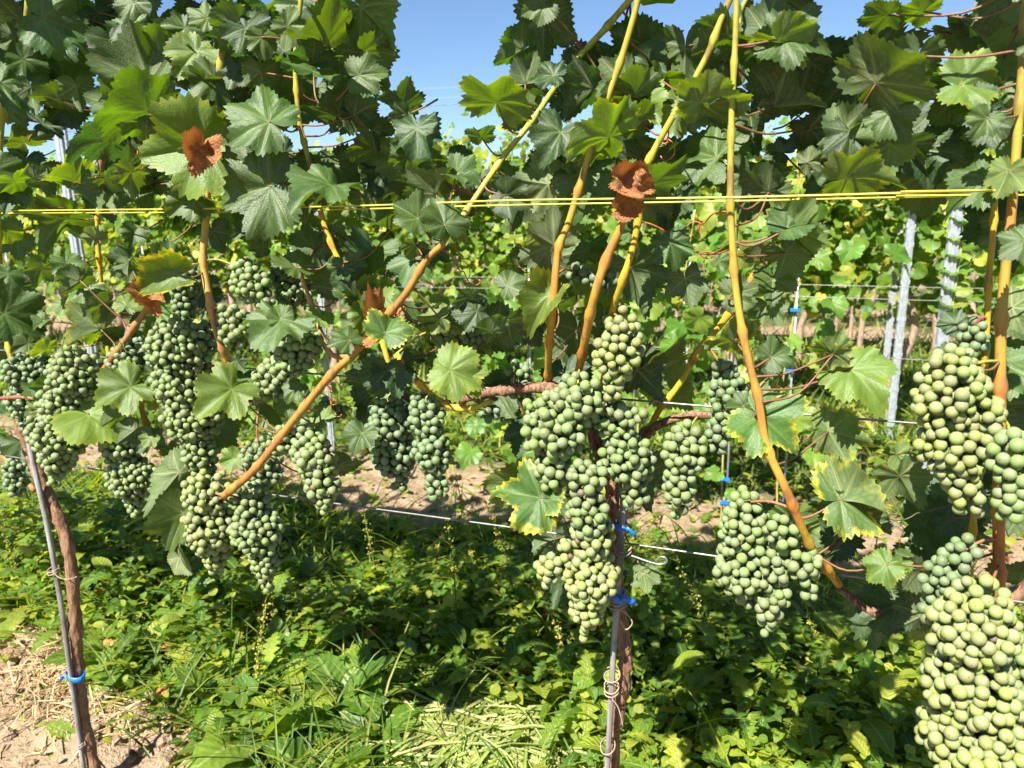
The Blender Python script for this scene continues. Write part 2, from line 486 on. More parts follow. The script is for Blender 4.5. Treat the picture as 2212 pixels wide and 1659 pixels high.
LEAF = [leaf_mesh(s, M_LEAF, fold=f, droop=d, wave=wv, lobe=lb) for s, f, d, wv, lb in (
    (1, .25, .25, .06, 1.0), (2, .50, .35, .07, .6), (3, .10, .55, .09, 1.5), (4, .65, .20, .06, 1.0), (5, .30, .65, .08, .3),
    (6, -.12, .35, .10, 1.2), (7, .42, .45, .09, 1.8), (8, .18, .10, .08, .5), (9, .80, .40, .07, 1.0), (10, .28, .30, .12, 1.3), (61, .5, .1, .10, 1.6), (62, .2, .8, .09, .9), (63, .35, .5, .13, 2.0), (64, 1.0, .3, .08, .8), (65, .1, .3, .14, 1.4), (66, .6, .6, .1, 1.1))]
CURL = [leaf_mesh(21, M_LEAF, fold=.35, droop=.5, curl=.9), leaf_mesh(22, M_LEAF, fold=.2, droop=.7, curl=1.2, wave=.08), leaf_mesh(23, M_LEAF, fold=.6, droop=.2, curl=.7)]
DEAD = [leaf_mesh(31, M_DEAD, fold=.7, droop=.6, curl=.8, crumple=1.6, wave=.12), leaf_mesh(32, M_DEAD, fold=.5, droop=.9, curl=1.0, crumple=1.9, wave=.12)]
MID = [leaf_mesh(s, M_YOUNG, nteeth=20, per=3, rings=(.3, .6, .85, 1.0), fold=f, droop=d, wave=.06) for s, f, d in ((41, .2, .3), (42, .35, .15), (43, .1, .4), (44, .3, .5))]
LOW = [leaf_arrays(s, nteeth=9, per=2, rings=(.55, 1.0), fold=f, droop=d, wave=.06, teeth=1.3)[:2] for s, f, d in ((51, .25, .3), (52, .4, .2), (53, .1, .5))]
LOW = [(v, f if np.cross(v[f[:, 1]] - v[f[:, 0]], v[f[:, 2]] - v[f[:, 0]])[:, 2].sum() > 0 else f[:, ::-1]) for v, f in LOW]
LOWM = [mesh_np('leaf', v, f) for v, f in LOW]
for m_ in LOWM: m_.materials.append(M_FAR)

# ------------------------------------------------------------------ ground
def axis(lo, hi, step, far):
    a = list(np.arange(lo, hi + 1e-6, step))
    d = step
    l, h = [], []
    x = hi
    while x < far:
        d *= 1.35; x += d; h.append(x)
    d = step; x = lo
    while x > -far:
        d *= 1.35; x -= d; l.append(x)
    return np.array(l[::-1] + a + h)
def vnoise(x, y, sc, seed):
    r = np.random.default_rng(seed)
    g = r.uniform(-1, 1, (64, 64))
    x = np.asarray(x) * sc + 1000; y = np.asarray(y) * sc + 1000
    xi = np.floor(x).astype(int); yi = np.floor(y).astype(int)
    fx = x - xi; fy = y - yi; fx = fx * fx * (3 - 2 * fx); fy = fy * fy * (3 - 2 * fy)
    G = lambda i, j: g[i % 64, j % 64]
    return (G(xi, yi) * (1 - fx) + G(xi + 1, yi) * fx) * (1 - fy) + (G(xi, yi + 1) * (1 - fx) + G(xi + 1, yi + 1) * fx) * fy
def gz(x, y):
    z = .03 * vnoise(x, y, 1.1, 1) + .018 * vnoise(x, y, 5, 2) + .012 * vnoise(x, y, 13, 3) + .006 * vnoise(x, y, 31, 4)
    return z
xs, ys = axis(-4.0, 1.8, .03, 900), axis(-.6, 4.6, .03, 900)
GX, GY = np.meshgrid(xs, ys, indexing='ij')
fade = np.clip(1.2 - np.hypot(GX, GY) / 30, 0, 1)
GZ = gz(GX, GY) * fade
nx, ny = GX.shape
i, j = np.meshgrid(np.arange(nx - 1), np.arange(ny - 1), indexing='ij')
q = (i * ny + j).ravel()
me = mesh_np('ground', np.stack([GX.ravel(), GY.ravel(), GZ.ravel()], 1), np.stack([q, q + ny, q + ny + 1, q + 1], 1))
tag(link('ground', me, M_SOIL), 'dry pinkish brown soil of the vineyard with mown alleys', kind='structure')

# ------------------------------------------------------------------ the near row: three vines
vx = [at(160, 1300).x, at(1335, 1300).x, 0.0]
vx[2] = 2 * vx[1] - vx[0] - 0.06
VB = [Vector((x, 0.0, 0.0)) for x in vx]
VINE = []
for b, lab in zip(VB, ('vine with slim brown trunk beside the ribbed stake at the left, over bare soil',
                       'vine in the middle with a trunk wired to the stake with blue tape',
                       'vine at the right edge with the thick orange cane and the largest grape bunch')):
    v = empty('grape_vine', b)
    tag(v, lab, 'grape vine', 'vines of the near row')
    VINE.append(v)
def owner(px): return 0 if px < 660 else 1 if px < 1720 else 2
def give(o, k): return under(o, VINE[k], VB[k])

CP = []   # points along canes, for the leaf stalks
def cane(pts, wpx, col, off=0.0, name='cane', mat=M_CANE, own=None, taper=0.85, seed=0, offs=None, jitter=0.0, root=True):
    if root and offs is None and off > .05 and len(pts) > 3:      # a shoot starts on the old wood and leans out
        offs = [-.01, off * .6] + [off] * (len(pts) - 2)
    P3 = [at(x, y, (offs[k] if offs else off)) for k, (x, y) in enumerate(pts)]
    path = spline(P3, 8)
    n = len(path)
    L = np.concatenate([[0], np.cumsum(np.linalg.norm(np.diff(path, axis=0), axis=1))])
    r0_ = wpx * (.40 if mat is M_CANE else .5) * depth(P3[0]) / FPX
    rr = r0_ * np.linspace(1, taper, n)
    r = np.random.default_rng(seed + abs(int(pts[0][0])))
    # finer path with swollen nodes
    s = np.linspace(0, L[-1], max(8, int(L[-1] / .008)))
    path = np.stack([np.interp(s, L, path[:, k]) for k in range(3)], 1); rr = np.interp(s, L, rr)
    nd = np.arange(r.uniform(.02, .06), L[-1], .075)
    for q_ in nd:
        rr = rr * (1 + .5 * np.exp(-((s - q_) / .006) ** 2))
        path += np.outer(np.clip(s - q_, 0, None) * np.exp(-(s - q_) / .05) * (s > q_), r.normal(0, .035, 3))
    o = tube(name, path, rr, mat, 10, jitter, seed)
    al = o.data.attributes.new('along', 'FLOAT', 'POINT')
    al.data.foreach_set('value', np.concatenate([np.repeat(s / L[-1], 10), [0, 1]]).astype(np.float32))
    o['green'] = 1.0 if pts[-1][1] < 120 else .25
    o.color = (*col, 1)
    CP.extend([Vector(p) for p in path[::2]])
    return give(o, owner(np.mean([p[0] for p in pts])) if own is None else own)
ORA, YEL, BRN, RED, GRN = (0.40, 0.175, 0.034), (0.44, 0.30, 0.022), (0.30, 0.14, 0.055), (0.30, 0.10, 0.06), (0.36, 0.34, 0.05)
# trunks
def trunk(pts, wpx, k, off):
    P3 = [at(x, y, off) for x, y in pts]
    foot = P3[-1].copy(); foot.z = -.05; foot.x += .01
    P3.append(foot)
    path = spline(P3, 10)
    rr = wpx / 2 * np.array([depth(p) for p in path]) / FPX
    n = len(path)
    rr = rr * (1 + .10 * np.sin(np.arange(n) * .9) + .06 * np.sin(np.arange(n) * 2.3))
    o = tube('trunk', path, rr, M_BARK, 16, .15, k + 3)
    give(o, k)
    return path
trunk([(62, 965), (85, 1030), (118, 1100), (147, 1180), (160, 1300), (168, 1440), (178, 1540), (203, 1655)], 25, 0, .0)
trunk([(1300, 985), (1318, 1040), (1326, 1120), (1330, 1220), (1338, 1310), (1348, 1390), (1350, 1450), (1336, 1540), (1322, 1655)], 28, 1, .0)
trunk([(2300, 1150), (2330, 1240), (2345, 1400), (2350, 1560), (2350, 1660)], 36, 2, -.02)
cane([(1322, 1060), (1290, 960), (1245, 870), (1195, 838), (1120, 838), (1040, 850), (960, 872), (900, 862), (840, 846)], 30, ORA, .0, 'old_cane', M_OLD, 1, .5, jitter=.12)
cane([(1322, 1070), (1350, 1000), (1400, 930), (1470, 900), (1560, 895)], 24, ORA, -.03, 'old_cane', M_OLD, 1, .6, jitter=.12)
cane([(62, 970), (40, 900), (60, 850), (130, 835), (240, 845), (330, 852), (450, 860), (560, 872)], 20, ORA, -.02, 'old_cane', M_OLD, 0, .5, jitter=.12)
cane([(2300, 1160), (2180, 1300), (2040, 1330), (1900, 1325), (1810, 1270)], 26, BRN, -.05, 'old_cane', M_OLD, 2, .7, jitter=.12)
# green and ripening shoots
cane([(1183, 832), (1188, 740), (1196, 650), (1206, 540), (1228, 480), (1255, 390), (1280, 300), (1312, 210), (1342, 125), (1375, 10), (1385, -60)], 19, (0.42, 0.20, 0.03), .09, taper=.65)
cane([(1240, 845), (1262, 750), (1285, 640), (1310, 560), (1338, 500), (1350, 460)], 22, ORA, .10, taper=.85)
cane([(1300, 850), (1318, 700), (1345, 610), (1368, 540), (1380, 470), (1386, 390), (1412, 330), (1450, 260), (1490, 190), (1530, 115), (1558, 45), (1600, -50)], 17, YEL, .085, taper=.8)
cane([(986, 488), (1080, 350), (1150, 262), (1200, 190), (1250, 125), (1312, 58), (1390, -30)], 15, GRN, .03, taper=1.1, offs=[.10, .06, .04, .03, .03, .02, .0])
cane([(1812, 1262), (1752, 1180), (1702, 1065), (1655, 960), (1635, 850), (1606, 720), (1590, 620), (1578, 500), (1574, 400), (1578, 250), (1584, 150), (1590, -40)], 22, (0.42, 0.23, 0.03), .11, own=1, taper=.55)
cane([(1375, 985), (1420, 890), (1466, 830), (1512, 750), (1565, 690), (1640, 570), (1700, 498), (1742, 440), (1792, 370), (1850, 290), (1880, 200), (1890, 60)], 17, YEL, -.03, own=1, taper=.9)
cane([(2158, 1330), (2158, 1150), (2160, 950), (2160, 800), (2163, 690), (2172, 590), (2185, 450), (2200, 250), (2215, 50), (2220, -60)], 30, ORA, .07, taper=.6, root=False)
cane([(2090, 1325), (2110, 1000), (2133, 700), (2137, 600), (2146, 500), (2150, 380)], 16, YEL, .02)
cane([(483, 1072), (560, 1000), (642, 898), (720, 805), (758, 770), (828, 690), (880, 630), (922, 560), (962, 522), (990, 480)], 21, (0.34, 0.155, 0.035), .10, own=0, taper=.65, root=False)
cane([(855, 765), (900, 822), (958, 872), (1010, 884), (1062, 868)], 18, YEL, .04)
cane([(757, 772), (712, 762), (684, 690), (655, 610), (642, 560)], 15, (0.42, 0.22, 0.10), .03)
cane([(850, 846), (830, 750), (778, 640), (735, 565), (702, 490), (682, 410), (660, 330), (645, 250), (640, 120), (655, -40)], 15, YEL, .05, own=0)
cane([(505, 862), (492, 782), (466, 705), (446, 610), (440, 555), (446, 480), (452, 400), (470, 250), (480, 100), (500, -40)], 20, (0.43, 0.24, 0.07), .06, taper=.7)
cane([(190, 845), (250, 762), (305, 685), (330, 650)], 17, BRN, .05)
cane([(382, 1010), (345, 962), (312, 905), (300, 850)], 16, ORA, .0)
cane([(445, 858), (436, 760), (424, 690)], 14, YEL, .0)
cane([(245, 845), (232, 750), (222, 650), (213, 560), (212, 470), (225, 340), (290, 250), (300, 180)], 13, YEL, -.02)
cane([(48, 870), (10, 700), (-5, 450), (10, 200), (38, 130), (52, 70), (62, -40)], 15, (0.42, 0.36, 0.05), .02)
cane([(216, 420), (225, 200), (255, 60), (262, -40)], 13, BRN, .0)
cane([(250, 300), (285, 200), (268, 60), (270, -40)], 11, YEL, -.02)
cane([(-30, 950), (0, 975), (30, 1010), (75, 1060)], 19, BRN, -.012, own=0)
cane([(0, 860), (45, 858), (95, 865)], 9, RED, .06, own=0)
cane([(1585, 140), (1600, 30), (1640, -40)], 13, GRN, .02, own=1)

# ------------------------------------------------------------------ leaves of the near row
LCOL = {'g': (0.042, 0.080, 0.017), 'l': (0.080, 0.138, 0.019), 'y': (0.060, 0.115, 0.022), 'p': (0.085, 0.115, 0.042), 's': (0.022, 0.048, 0.014), 'd': (0.3, 0.1, 0.04)}  # 's' is the leaf green darkened, shade put into the colour of inner leaves
PHI = {'T': (28, 16), 'U': (-12, 15), 'B': (-44, 9)}
def petiole(leaf, base, m, k, col=(0.17, 0.085, 0.042)):
    best, bd = None, .13
    for c in CP:
        d = (c - base).length
        if d < bd and (c - base).dot(m) < .02: best, bd = c, d
    if best is None: best = base - m * .055 + Vector((0, .035, -.02))
    mid = (base + best) / 2 - Vector((0, 0, 0.12 * (base - best).length)) - m * .008
    V, F = tube_arrays(spline([base, mid, best], 4), np.linspace(.0011, .0016, 9), 6)
    o = link('petiole', mesh_np('petiole', V, F), M_CANE)
    o.color = (*col, 1)
    o.parent = leaf
    o.matrix_parent_inverse = (Matrix.Translation(VB[k]) @ Matrix.Translation(-VB[k]) @ leaf.matrix_basis).inverted()
    return o
LN = 0
def put_leaf(base, mhat, L, side, kind, k, rnd, phi=None, rho=None, me=None, stalk=True, wid=1.0):
    """base: petiole joint; mhat: unit direction of the midrib as seen; L: its seen length; side: T top, U underside, B underside lit from behind"""
    global LN
    c = (CAM - base).normalized()
    mh = (mhat - c * mhat.dot(c)).normalized()
    if phi is None: phi = rnd.gauss(*PHI[side])
    if rho is None: rho = rnd.gauss(0, .22)
    rt = Vector((0, 0, 1)).cross(c).normalized(); upv = c.cross(rt)
    v = (c * math.cos(R(phi)) + upv * math.sin(R(phi)) + rt * rho).normalized()
    lam = -mh.dot(v) / max(.25, c.dot(v))
    m = mh + c * lam
    s = min(m.length, 1.28)
    m.normalize()
    n = v if side == 'T' else -v
    x = m.cross(n).normalized(); n = x.cross(m)
    if me is None:
        me = rnd.choice(DEAD) if kind == 'd' else rnd.choice(LEAF)
    sc = L * s
    M = Matrix((x * sc * wid * rnd.uniform(.92, 1.12), m * sc, n * sc)).transposed().to_4x4()
    o = link('leaf', me)
    o.parent = VINE[k]
    o.matrix_basis = Matrix.Translation(base - VB[k]) @ M
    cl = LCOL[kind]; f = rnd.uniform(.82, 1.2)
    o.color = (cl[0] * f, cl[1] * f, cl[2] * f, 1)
    o['yellow'] = 1.0 if kind == 'y' else (.25 if kind == 'l' else 0.0)
    if stalk:
        P = petiole(o, base - VB[k] + VB[k], m, k)
        # petiole mesh is in world coordinates
        P.matrix_parent_inverse = (Matrix.Translation(VB[k]) @ o.matrix_basis).inverted()
    LN += 1
    return o
# (joint x, y, tip x, y, side, kind, metres in front of the row plane, mesh)
KEY = [
 (92,38,190,78,'T','g',.10),(0,178,88,210,'T','g',.09),(-20,365,72,405,'T','g',.09),(-25,410,30,462,'T','g',.10),(318,240,176,215,'B','g',.10),
 (322,178,182,120,'U','g',.08),(348,125,430,50,'B','g',.06),(347,128,405,205,'B','s',.05),(447,40,398,5,'T','g',.10),(518,97,447,147,'B','s',.03),
 (565,80,582,152,'T','g',.09),(677,155,740,82,'T','g',.11),(705,98,612,27,'B','g',.08),(582,262,482,208,'T','g',.12,1.2),(500,200,432,235,'T','s',.0),
 (437,315,285,345,'T','l',.10),(437,316,408,416,'T','d',.15),(420,428,350,455,'T','g',.08),(414,428,450,500,'T','g',.07),(583,402,448,435,'T','g',.11,1.1),
 (713,400,605,422,'T','g',.10),(163,395,95,365,'B','l',.05),(335,365,283,345,'T','s',.02),(155,408,238,450,'B','g',.05),(640,577,585,512,'T','g',.09),
 (206,513,177,478,'U','p',.05),(292,500,270,542,'T','g',.04),(385,552,402,508,'T','l',.06),(730,252,660,188,'B','s',.02),(237,307,140,300,'B','s',.04),
 (468,318,588,332,'B','l',.06),(115,85,168,135,'T','s',.0),(60,150,132,182,'T','s',.0),(210,30,242,90,'T','s',.02),(290,5,335,62,'T','g',.04),
 (780,15,885,102,'B','g',.06),(782,113,852,188,'B','g',.05),(765,250,852,292,'B','s',.03),(800,285,832,358,'B','s',.02),(735,205,790,165,'T','s',.0),
 (1072,220,1105,102,'B','l',.09,1.2),(1176,8,1100,38,'T','g',.08),(1225,90,1192,55,'B','g',.03),(1040,298,1022,240,'B','g',.05),(1135,182,1232,160,'B','s',.03),
 (1228,218,1158,272,'T','s',.0),(1315,295,1172,272,'B','l',.10),(1382,265,1308,212,'U','g',.07),(1408,142,1352,192,'T','s',.04),(1295,130,1258,205,'B','s',.0),
 (1186,398,1075,382,'U','p',.05),(930,376,842,386,'B','g',.06),(985,340,1042,325,'T','s',.0),(985,378,1062,398,'T','g',.08),(960,485,945,392,'T','g',.12,1.15),
 (975,470,1048,438,'T','g',.10),(902,472,828,418,'T','g',.11),(968,490,1030,528,'T','l',.10),(845,494,768,458,'B','g',.05),(1197,530,1094,465,'U','p',.05),
 (1120,575,1050,540,'U','g',.03),(1372,388,1298,352,'T','l',.09),(1350,392,1468,415,'T','d',.15),(1345,450,1432,440,'T','d',.14),(1420,385,1392,335,'T','g',.06),
 (1366,500,1312,518,'T','g',.06),(1462,526,1398,505,'B','g',.04),(1512,222,1672,210,'B','l',.11,1.15),(1512,222,1480,150,'B','l',.11),(1535,205,1592,130,'T','g',.10),
 (1672,228,1822,208,'B','s',.05,1.2),(1668,226,1605,262,'B','s',.05),(1690,80,1858,105,'T','g',.10),(1680,85,1772,152,'B','l',.11),(1700,0,1792,45,'B','s',.02),
 (1893,178,2028,52,'U','g',.11,1.2),(1895,180,2045,132,'B','g',.09),(1918,33,1808,55,'B','g',.06),(1995,25,1900,8,'B','l',.06),(2152,0,2078,48,'T','g',.06),
 (2120,240,2018,212,'T','s',.06),(2132,255,2078,325,'T','g',.12),(2225,100,2175,85,'T','g',.08),(1818,290,1868,225,'U','p',.05),(1743,350,1808,322,'U','p',.06),
 (1828,385,1988,352,'B','l',.09,1.15),(1660,415,1528,420,'B','s',.05),(1662,416,1695,335,'U','s',.05),(1690,330,1622,302,'T','s',.02),(2132,382,2008,452,'T','g',.08,1.15),
 (2178,368,2138,468,'U','l',.13),(2215,520,2138,565,'T','g',.14),(1700,495,1802,432,'T','g',.10),(1700,498,1865,518,'B','l',.09),(1712,482,1648,458,'B','g',.04),
 (1640,556,1592,520,'U','p',.02),
 (375,598,238,622,'T','y',.11,'c'),(360,530,388,582,'T','l',.06),(328,630,346,715,'T','d',.09),(195,618,132,655,'T','y',.05),(218,712,138,735,'B','y',.05),
 (10,678,112,722,'T','g',.05),(135,655,140,715,'U','y',.03),(235,655,192,695,'B','g',.04),(282,835,208,868,'T','l',.07),(192,895,288,948,'T','l',.08),
 (500,840,432,895,'T','l',.12),(502,842,540,800,'T','l',.11),(505,990,466,1002,'T','l',.10),(368,985,412,968,'T','l',.03),(608,690,535,742,'T','g',.10),
 (606,690,588,628,'T','g',.10),(642,838,606,868,'T','g',.08),(700,905,668,860,'T','l',.06),(690,690,700,640,'T','l',.05),(-10,935,18,938,'T','y',.05),
 (388,1020,312,1112,'U','g',.06,'c'),(396,1108,342,1235,'T','g',.09,'c'),(388,1205,428,1290,'U','p',.06,'c'),
 (832,720,872,640,'T','y',.13),(830,690,772,762,'T','d',.08),(905,690,930,640,'T','g',.05),(745,640,790,610,'T','g',.05),(755,735,700,690,'T','g',.13),
 (972,798,1068,838,'T','l',.11,1.2),(1000,810,1050,878,'T','l',.09),(960,790,925,765,'T','l',.09),(830,800,800,895,'T','s',.06),(850,790,862,890,'T','s',.05),
 (1188,638,1080,770,'T','l',.09,'c'),(1362,578,1422,690,'B','s',.0),(1205,655,1120,715,'B','g',.0),(1375,798,1455,870,'B','s',.0),(1168,1075,1062,1055,'T','y',.10,1.3),
 (1172,1078,1140,1155,'T','y',.09),(1140,930,1100,1000,'T','s',-.02),(1582,636,1668,608,'T','g',.09),(1588,736,1502,692,'B','y',.06),(1600,718,1680,728,'B','y',.04),
 (1665,772,1738,725,'T','g',.09),(1800,765,1752,703,'B','y',.07),(1800,765,1852,795,'B','y',.07),(1836,798,1958,882,'T','l',.05),(1660,815,1722,832,'B','g',.04),
 (1606,880,1542,872,'T','g',.07),(1640,898,1762,990,'T','y',.09,1.15),(1790,932,1905,952,'U','y',.02,1.25),(1815,1080,1968,1048,'T','y',.08,1.1),(1815,1080,1745,1072,'B','g',.07),
 (1820,1082,1990,1085,'B','y',.08),(2078,795,1988,812,'T','g',.12),(2040,770,2090,745,'T','g',.09),(1915,1220,1848,1272,'T','l',.10),(1918,1220,1958,1170,'T','l',.08),
 (1990,1230,1910,1290,'B','s',.03),(1820,1130,1760,1145,'B','s',.02),(1885,1120,1960,1160,'B','s',.01),(1990,1330,1905,1370,'B','s',.0),(2050,1120,2150,1160,'T','s',.0),
 (1390,1238,1402,1302,'U','g',.02),(1380,1235,1415,1225,'U','p',.02),(1200,1165,1128,1180,'B','s',-.03),(1225,1245,1175,1300,'T','s',-.03),(2065,700,2020,650,'T','s',.0),
 (730,1010,770,965,'B','s',.0),(2190,950,2225,1000,'T','y',.10),(1160,945,1100,960,'B','s',-.04),
]
rnd = random.Random(5)
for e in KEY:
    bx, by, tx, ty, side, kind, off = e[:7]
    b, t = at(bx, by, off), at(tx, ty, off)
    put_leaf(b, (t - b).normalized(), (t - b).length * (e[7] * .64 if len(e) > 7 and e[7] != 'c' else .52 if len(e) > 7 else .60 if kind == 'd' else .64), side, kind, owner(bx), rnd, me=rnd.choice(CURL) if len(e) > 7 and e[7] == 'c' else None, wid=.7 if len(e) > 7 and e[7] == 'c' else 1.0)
# the leaves further in, behind those in front: (x, y, half width, half height, count)
FILL = [(90,110,110,110,14),(40,290,70,90,9),(180,330,80,60,6),(300,60,110,60,10),(330,250,90,80,6),(480,45,110,60,12),(470,180,70,60,7),(620,60,80,60,9),
 (600,160,80,70,7),(690,250,90,70,10),(770,320,60,60,6),(560,370,110,60,8),(330,430,120,60,5),(730,420,90,60,6),(90,450,90,70,6),(40,600,60,80,5),(520,480,70,40,3),
 (780,80,70,70,6),(700,30,70,40,6),(1230,60,70,50,5),(1160,190,60,50,5),(1330,60,80,60,8),(1420,110,70,90,9),(1300,250,90,60,8),(1490,60,80,70,10),(1440,330,70,70,7),
 (1640,60,80,60,9),(1680,200,110,90,10),(1560,300,40,80,3),(1780,60,90,60,9),(1800,180,70,80,6),(1930,100,90,80,8),(2050,60,40,50,2),(2170,150,60,110,10),(2120,330,90,80,8),
 (1880,360,110,60,7),(1700,400,120,60,8),(2030,410,60,40,3),(2170,420,60,80,6),(2190,640,40,90,4),(1280,400,80,50,5),(1150,350,60,40,4),(1100,440,70,40,2),(900,370,70,40,5),
 (850,560,70,50,3),(1190,570,60,40,4),(1250,640,60,60,4),(560,720,60,60,4),(420,640,50,60,4),(350,720,60,60,3),(300,850,60,60,4),(450,950,60,60,4),(560,900,80,50,5),
 (820,830,50,60,5),(1040,740,70,60,6),(1280,760,60,60,4),(1380,860,50,50,4),(1080,840,60,30,3),(1150,1000,50,60,3),(1420,1020,60,80,2),(1640,1180,60,60,2),(1850,1130,100,50,6),(1980,1200,60,80,8),
 (2080,1090,80,70,7),(2120,850,70,80,5),(1960,1310,70,60,5),(2200,1250,40,200,6),(20,760,40,80,5),(30,900,50,60,4),(60,1020,40,40,2),(720,600,50,40,4),(690,520,60,40,3)]
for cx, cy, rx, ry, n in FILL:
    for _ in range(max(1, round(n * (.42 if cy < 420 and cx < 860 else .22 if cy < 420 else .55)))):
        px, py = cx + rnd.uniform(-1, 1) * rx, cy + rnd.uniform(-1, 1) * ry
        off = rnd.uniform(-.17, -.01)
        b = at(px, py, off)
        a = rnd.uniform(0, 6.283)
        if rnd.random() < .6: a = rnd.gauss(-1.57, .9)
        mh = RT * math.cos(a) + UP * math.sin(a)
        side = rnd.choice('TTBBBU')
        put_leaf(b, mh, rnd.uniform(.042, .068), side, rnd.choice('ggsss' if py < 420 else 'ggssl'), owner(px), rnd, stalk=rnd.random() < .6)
# small leaves in and in front of the fruit zone
FRONT = [(120,560,110,60,7),(60,720,60,50,5),(250,700,60,50,5),(330,560,60,50,5),(520,520,80,40,5),(560,780,50,40,3),(700,560,70,60,7),(790,620,60,50,6),(880,560,60,40,5),(760,690,50,40,5),
 (900,700,50,40,5),(1060,640,50,60,5),(1020,700,50,40,4),(1130,700,40,40,3),(640,900,40,30,2),(280,930,50,40,4),(1440,560,50,50,3),(1680,640,60,40,3),(1900,1020,60,40,3),(1700,1100,30,30,1),
 (430,120,80,70,6),(620,330,80,60,6),(170,260,80,60,5),(860,300,50,60,4),(1250,330,70,50,5),(1420,430,50,40,3),(1740,520,70,40,4),(1960,300,50,60,3),(1560,560,30,40,2),(60,880,50,50,4),(360,830,50,50,3),(800,960,20,40,1),
 (100,100,100,90,8),(300,100,90,80,8),(560,100,100,70,8),(720,130,80,80,6),(620,400,90,50,5),(1180,130,60,60,3),(1330,200,70,70,5),(1450,200,60,70,4),(1650,130,80,80,5),(1780,300,90,60,5),
 (1930,180,70,70,3),(2130,200,60,90,6),(1080,400,80,40,4),(920,430,60,40,3),(300,380,80,50,5),(60,400,60,60,4)]
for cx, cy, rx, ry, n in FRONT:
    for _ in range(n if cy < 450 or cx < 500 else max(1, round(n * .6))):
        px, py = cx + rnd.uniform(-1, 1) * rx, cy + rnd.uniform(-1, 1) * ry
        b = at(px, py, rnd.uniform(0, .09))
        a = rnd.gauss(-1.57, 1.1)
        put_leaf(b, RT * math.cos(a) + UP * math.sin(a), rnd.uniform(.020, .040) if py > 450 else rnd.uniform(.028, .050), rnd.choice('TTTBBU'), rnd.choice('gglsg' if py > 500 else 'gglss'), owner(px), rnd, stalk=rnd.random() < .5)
# the canopy above and beside the view: it shades what the view shows
for k in range(3):
    n = 300
    x = VB[k].x + rng.uniform(-.48, .48, n); z = rng.uniform(1.62, 2.1, n); y = rng.normal(0, .10, n)
    if k != 1:
        n2 = 330
        sgn = -1 if k == 0 else 1
        x = np.concatenate([x, VB[k].x + sgn * rng.uniform(.25, 1.4, n2)]); z = np.concatenate([z, rng.uniform(.95, 2.1, n2)]); y = np.concatenate([y, rng.normal(0, .10, n2)])
    pts = np.stack([x, y, z], 1)
    keep = []
    for p in pts:
        u, v, d = pix(p)
        keep.append(not (-90 < u < 2300 and v > -75))
    pts = pts[np.array(keep)]
    n = len(pts)
    Yd = np.stack([rng.normal(0, 1, n), rng.normal(-.2, .7, n), rng.normal(-.6, .6, n)], 1)
    Zd = np.stack([rng.normal(0, .5, n), rng.normal(-.5, .6, n), rng.uniform(.1, 1, n)], 1)
    Fm = frames(Yd, Zd) * rng.uniform(.055, .085, n)[:, None, None]
    V, F = scatter(*LOW[k], Fm, pts)
    o = link('foliage', mesh_np('foliage', V, F, {'tint': np.repeat(rng.uniform(0, .5, n), len(LOW[k][0]))}), M_FAR)
    tag(o, kind='stuff')
    give(o, k)

# curling tendrils on the canes
TEND = [(1500, 480, (0.42, 0.13, 0.04)), (1530, 540, (0.36, 0.12, 0.04)), (1470, 505, (0.40, 0.14, 0.04)), (1010, 560, (0.36, 0.12, 0.04)), (1025, 600, (0.34, 0.12, 0.05)), (290, 320, (0.5, 0.2, 0.06)),
        (715, 830, (0.40, 0.12, 0.04)), (725, 860, (0.45, 0.14, 0.04)), (1935, 1110, (0.06, 0.07, 0.03)), (1330, 215, (0.4, 0.14, 0.05)), (420, 520, (0.1, 0.1, 0.04)), (260, 740, (0.08, 0.08, 0.03)), (1440, 295, (0.5, 0.2, 0.06)), (150, 880, (0.1, 0.09, 0.04))]
tr_ = random.Random(12)
for px, py, col in TEND:
    b = at(px, py, .06)
    best = min(CP, key=lambda c: (c - b).length)
    a = np.linspace(0, 1, 40)
    ph_, tw = tr_.uniform(0, 6.28), tr_.choice((-1, 1)) * tr_.uniform(2.0, 4.0)
    rr_ = .004 + .010 * np.clip(a - .45, 0, 1)
    P = np.outer(1 - np.clip(a / .55, 0, 1), np.array(best)) + np.outer(np.clip(a / .55, 0, 1), np.array(b))
    cu = np.clip(a - .4, 0, 1)
    P += np.stack([rr_ * np.cos(ph_ + tw * 6.28 * cu) * (cu > 0), -.01 * cu, rr_ * np.sin(ph_ + tw * 6.28 * cu) * (cu > 0) - .03 * cu], 1)
    P += np.stack([.004 * np.sin(a * 9 + ph_), 0 * a, .004 * np.sin(a * 11)], 1)
    o = tube('tendril', P, np.linspace(.0011, .0006, 40), M_CANE, 5)
    o.color = (*col, 1)
    give(o, owner(px))
# ------------------------------------------------------------------ grape bunches
def ico(sub):
    import bmesh
    bm = bmesh.new(); bmesh.ops.create_icosphere(bm, subdivisions=sub, radius=1)
    V = np.array([v.co[:] for v in bm.verts]); bm.verts.index_update()
    F = np.array([[v.index for v in f.verts] for f in bm.faces]); bm.free()
    return V, F
IV, IF = ico(3)
IV2, IF2 = ico(2)
def berry_mesh(sx, sz):
    V = IV * np.array([sx, sx, sz]); V[:, 2] -= .05 * (IV[:, 2] > .97) 
    me = mesh_np('berry', V, IF, {'pole': IV[:, 2], 'tint': np.zeros(len(IV))}); me.materials.append(M_BERRY)
    return me
BERRY = [berry_mesh(1, 1), berry_mesh(1, 1.07), berry_mesh(1.03, .98)]
BG = (0.148, 0.208, 0.050); BY = (0.205, 0.242, 0.050); BB = (0.110, 0.168, 0.056)
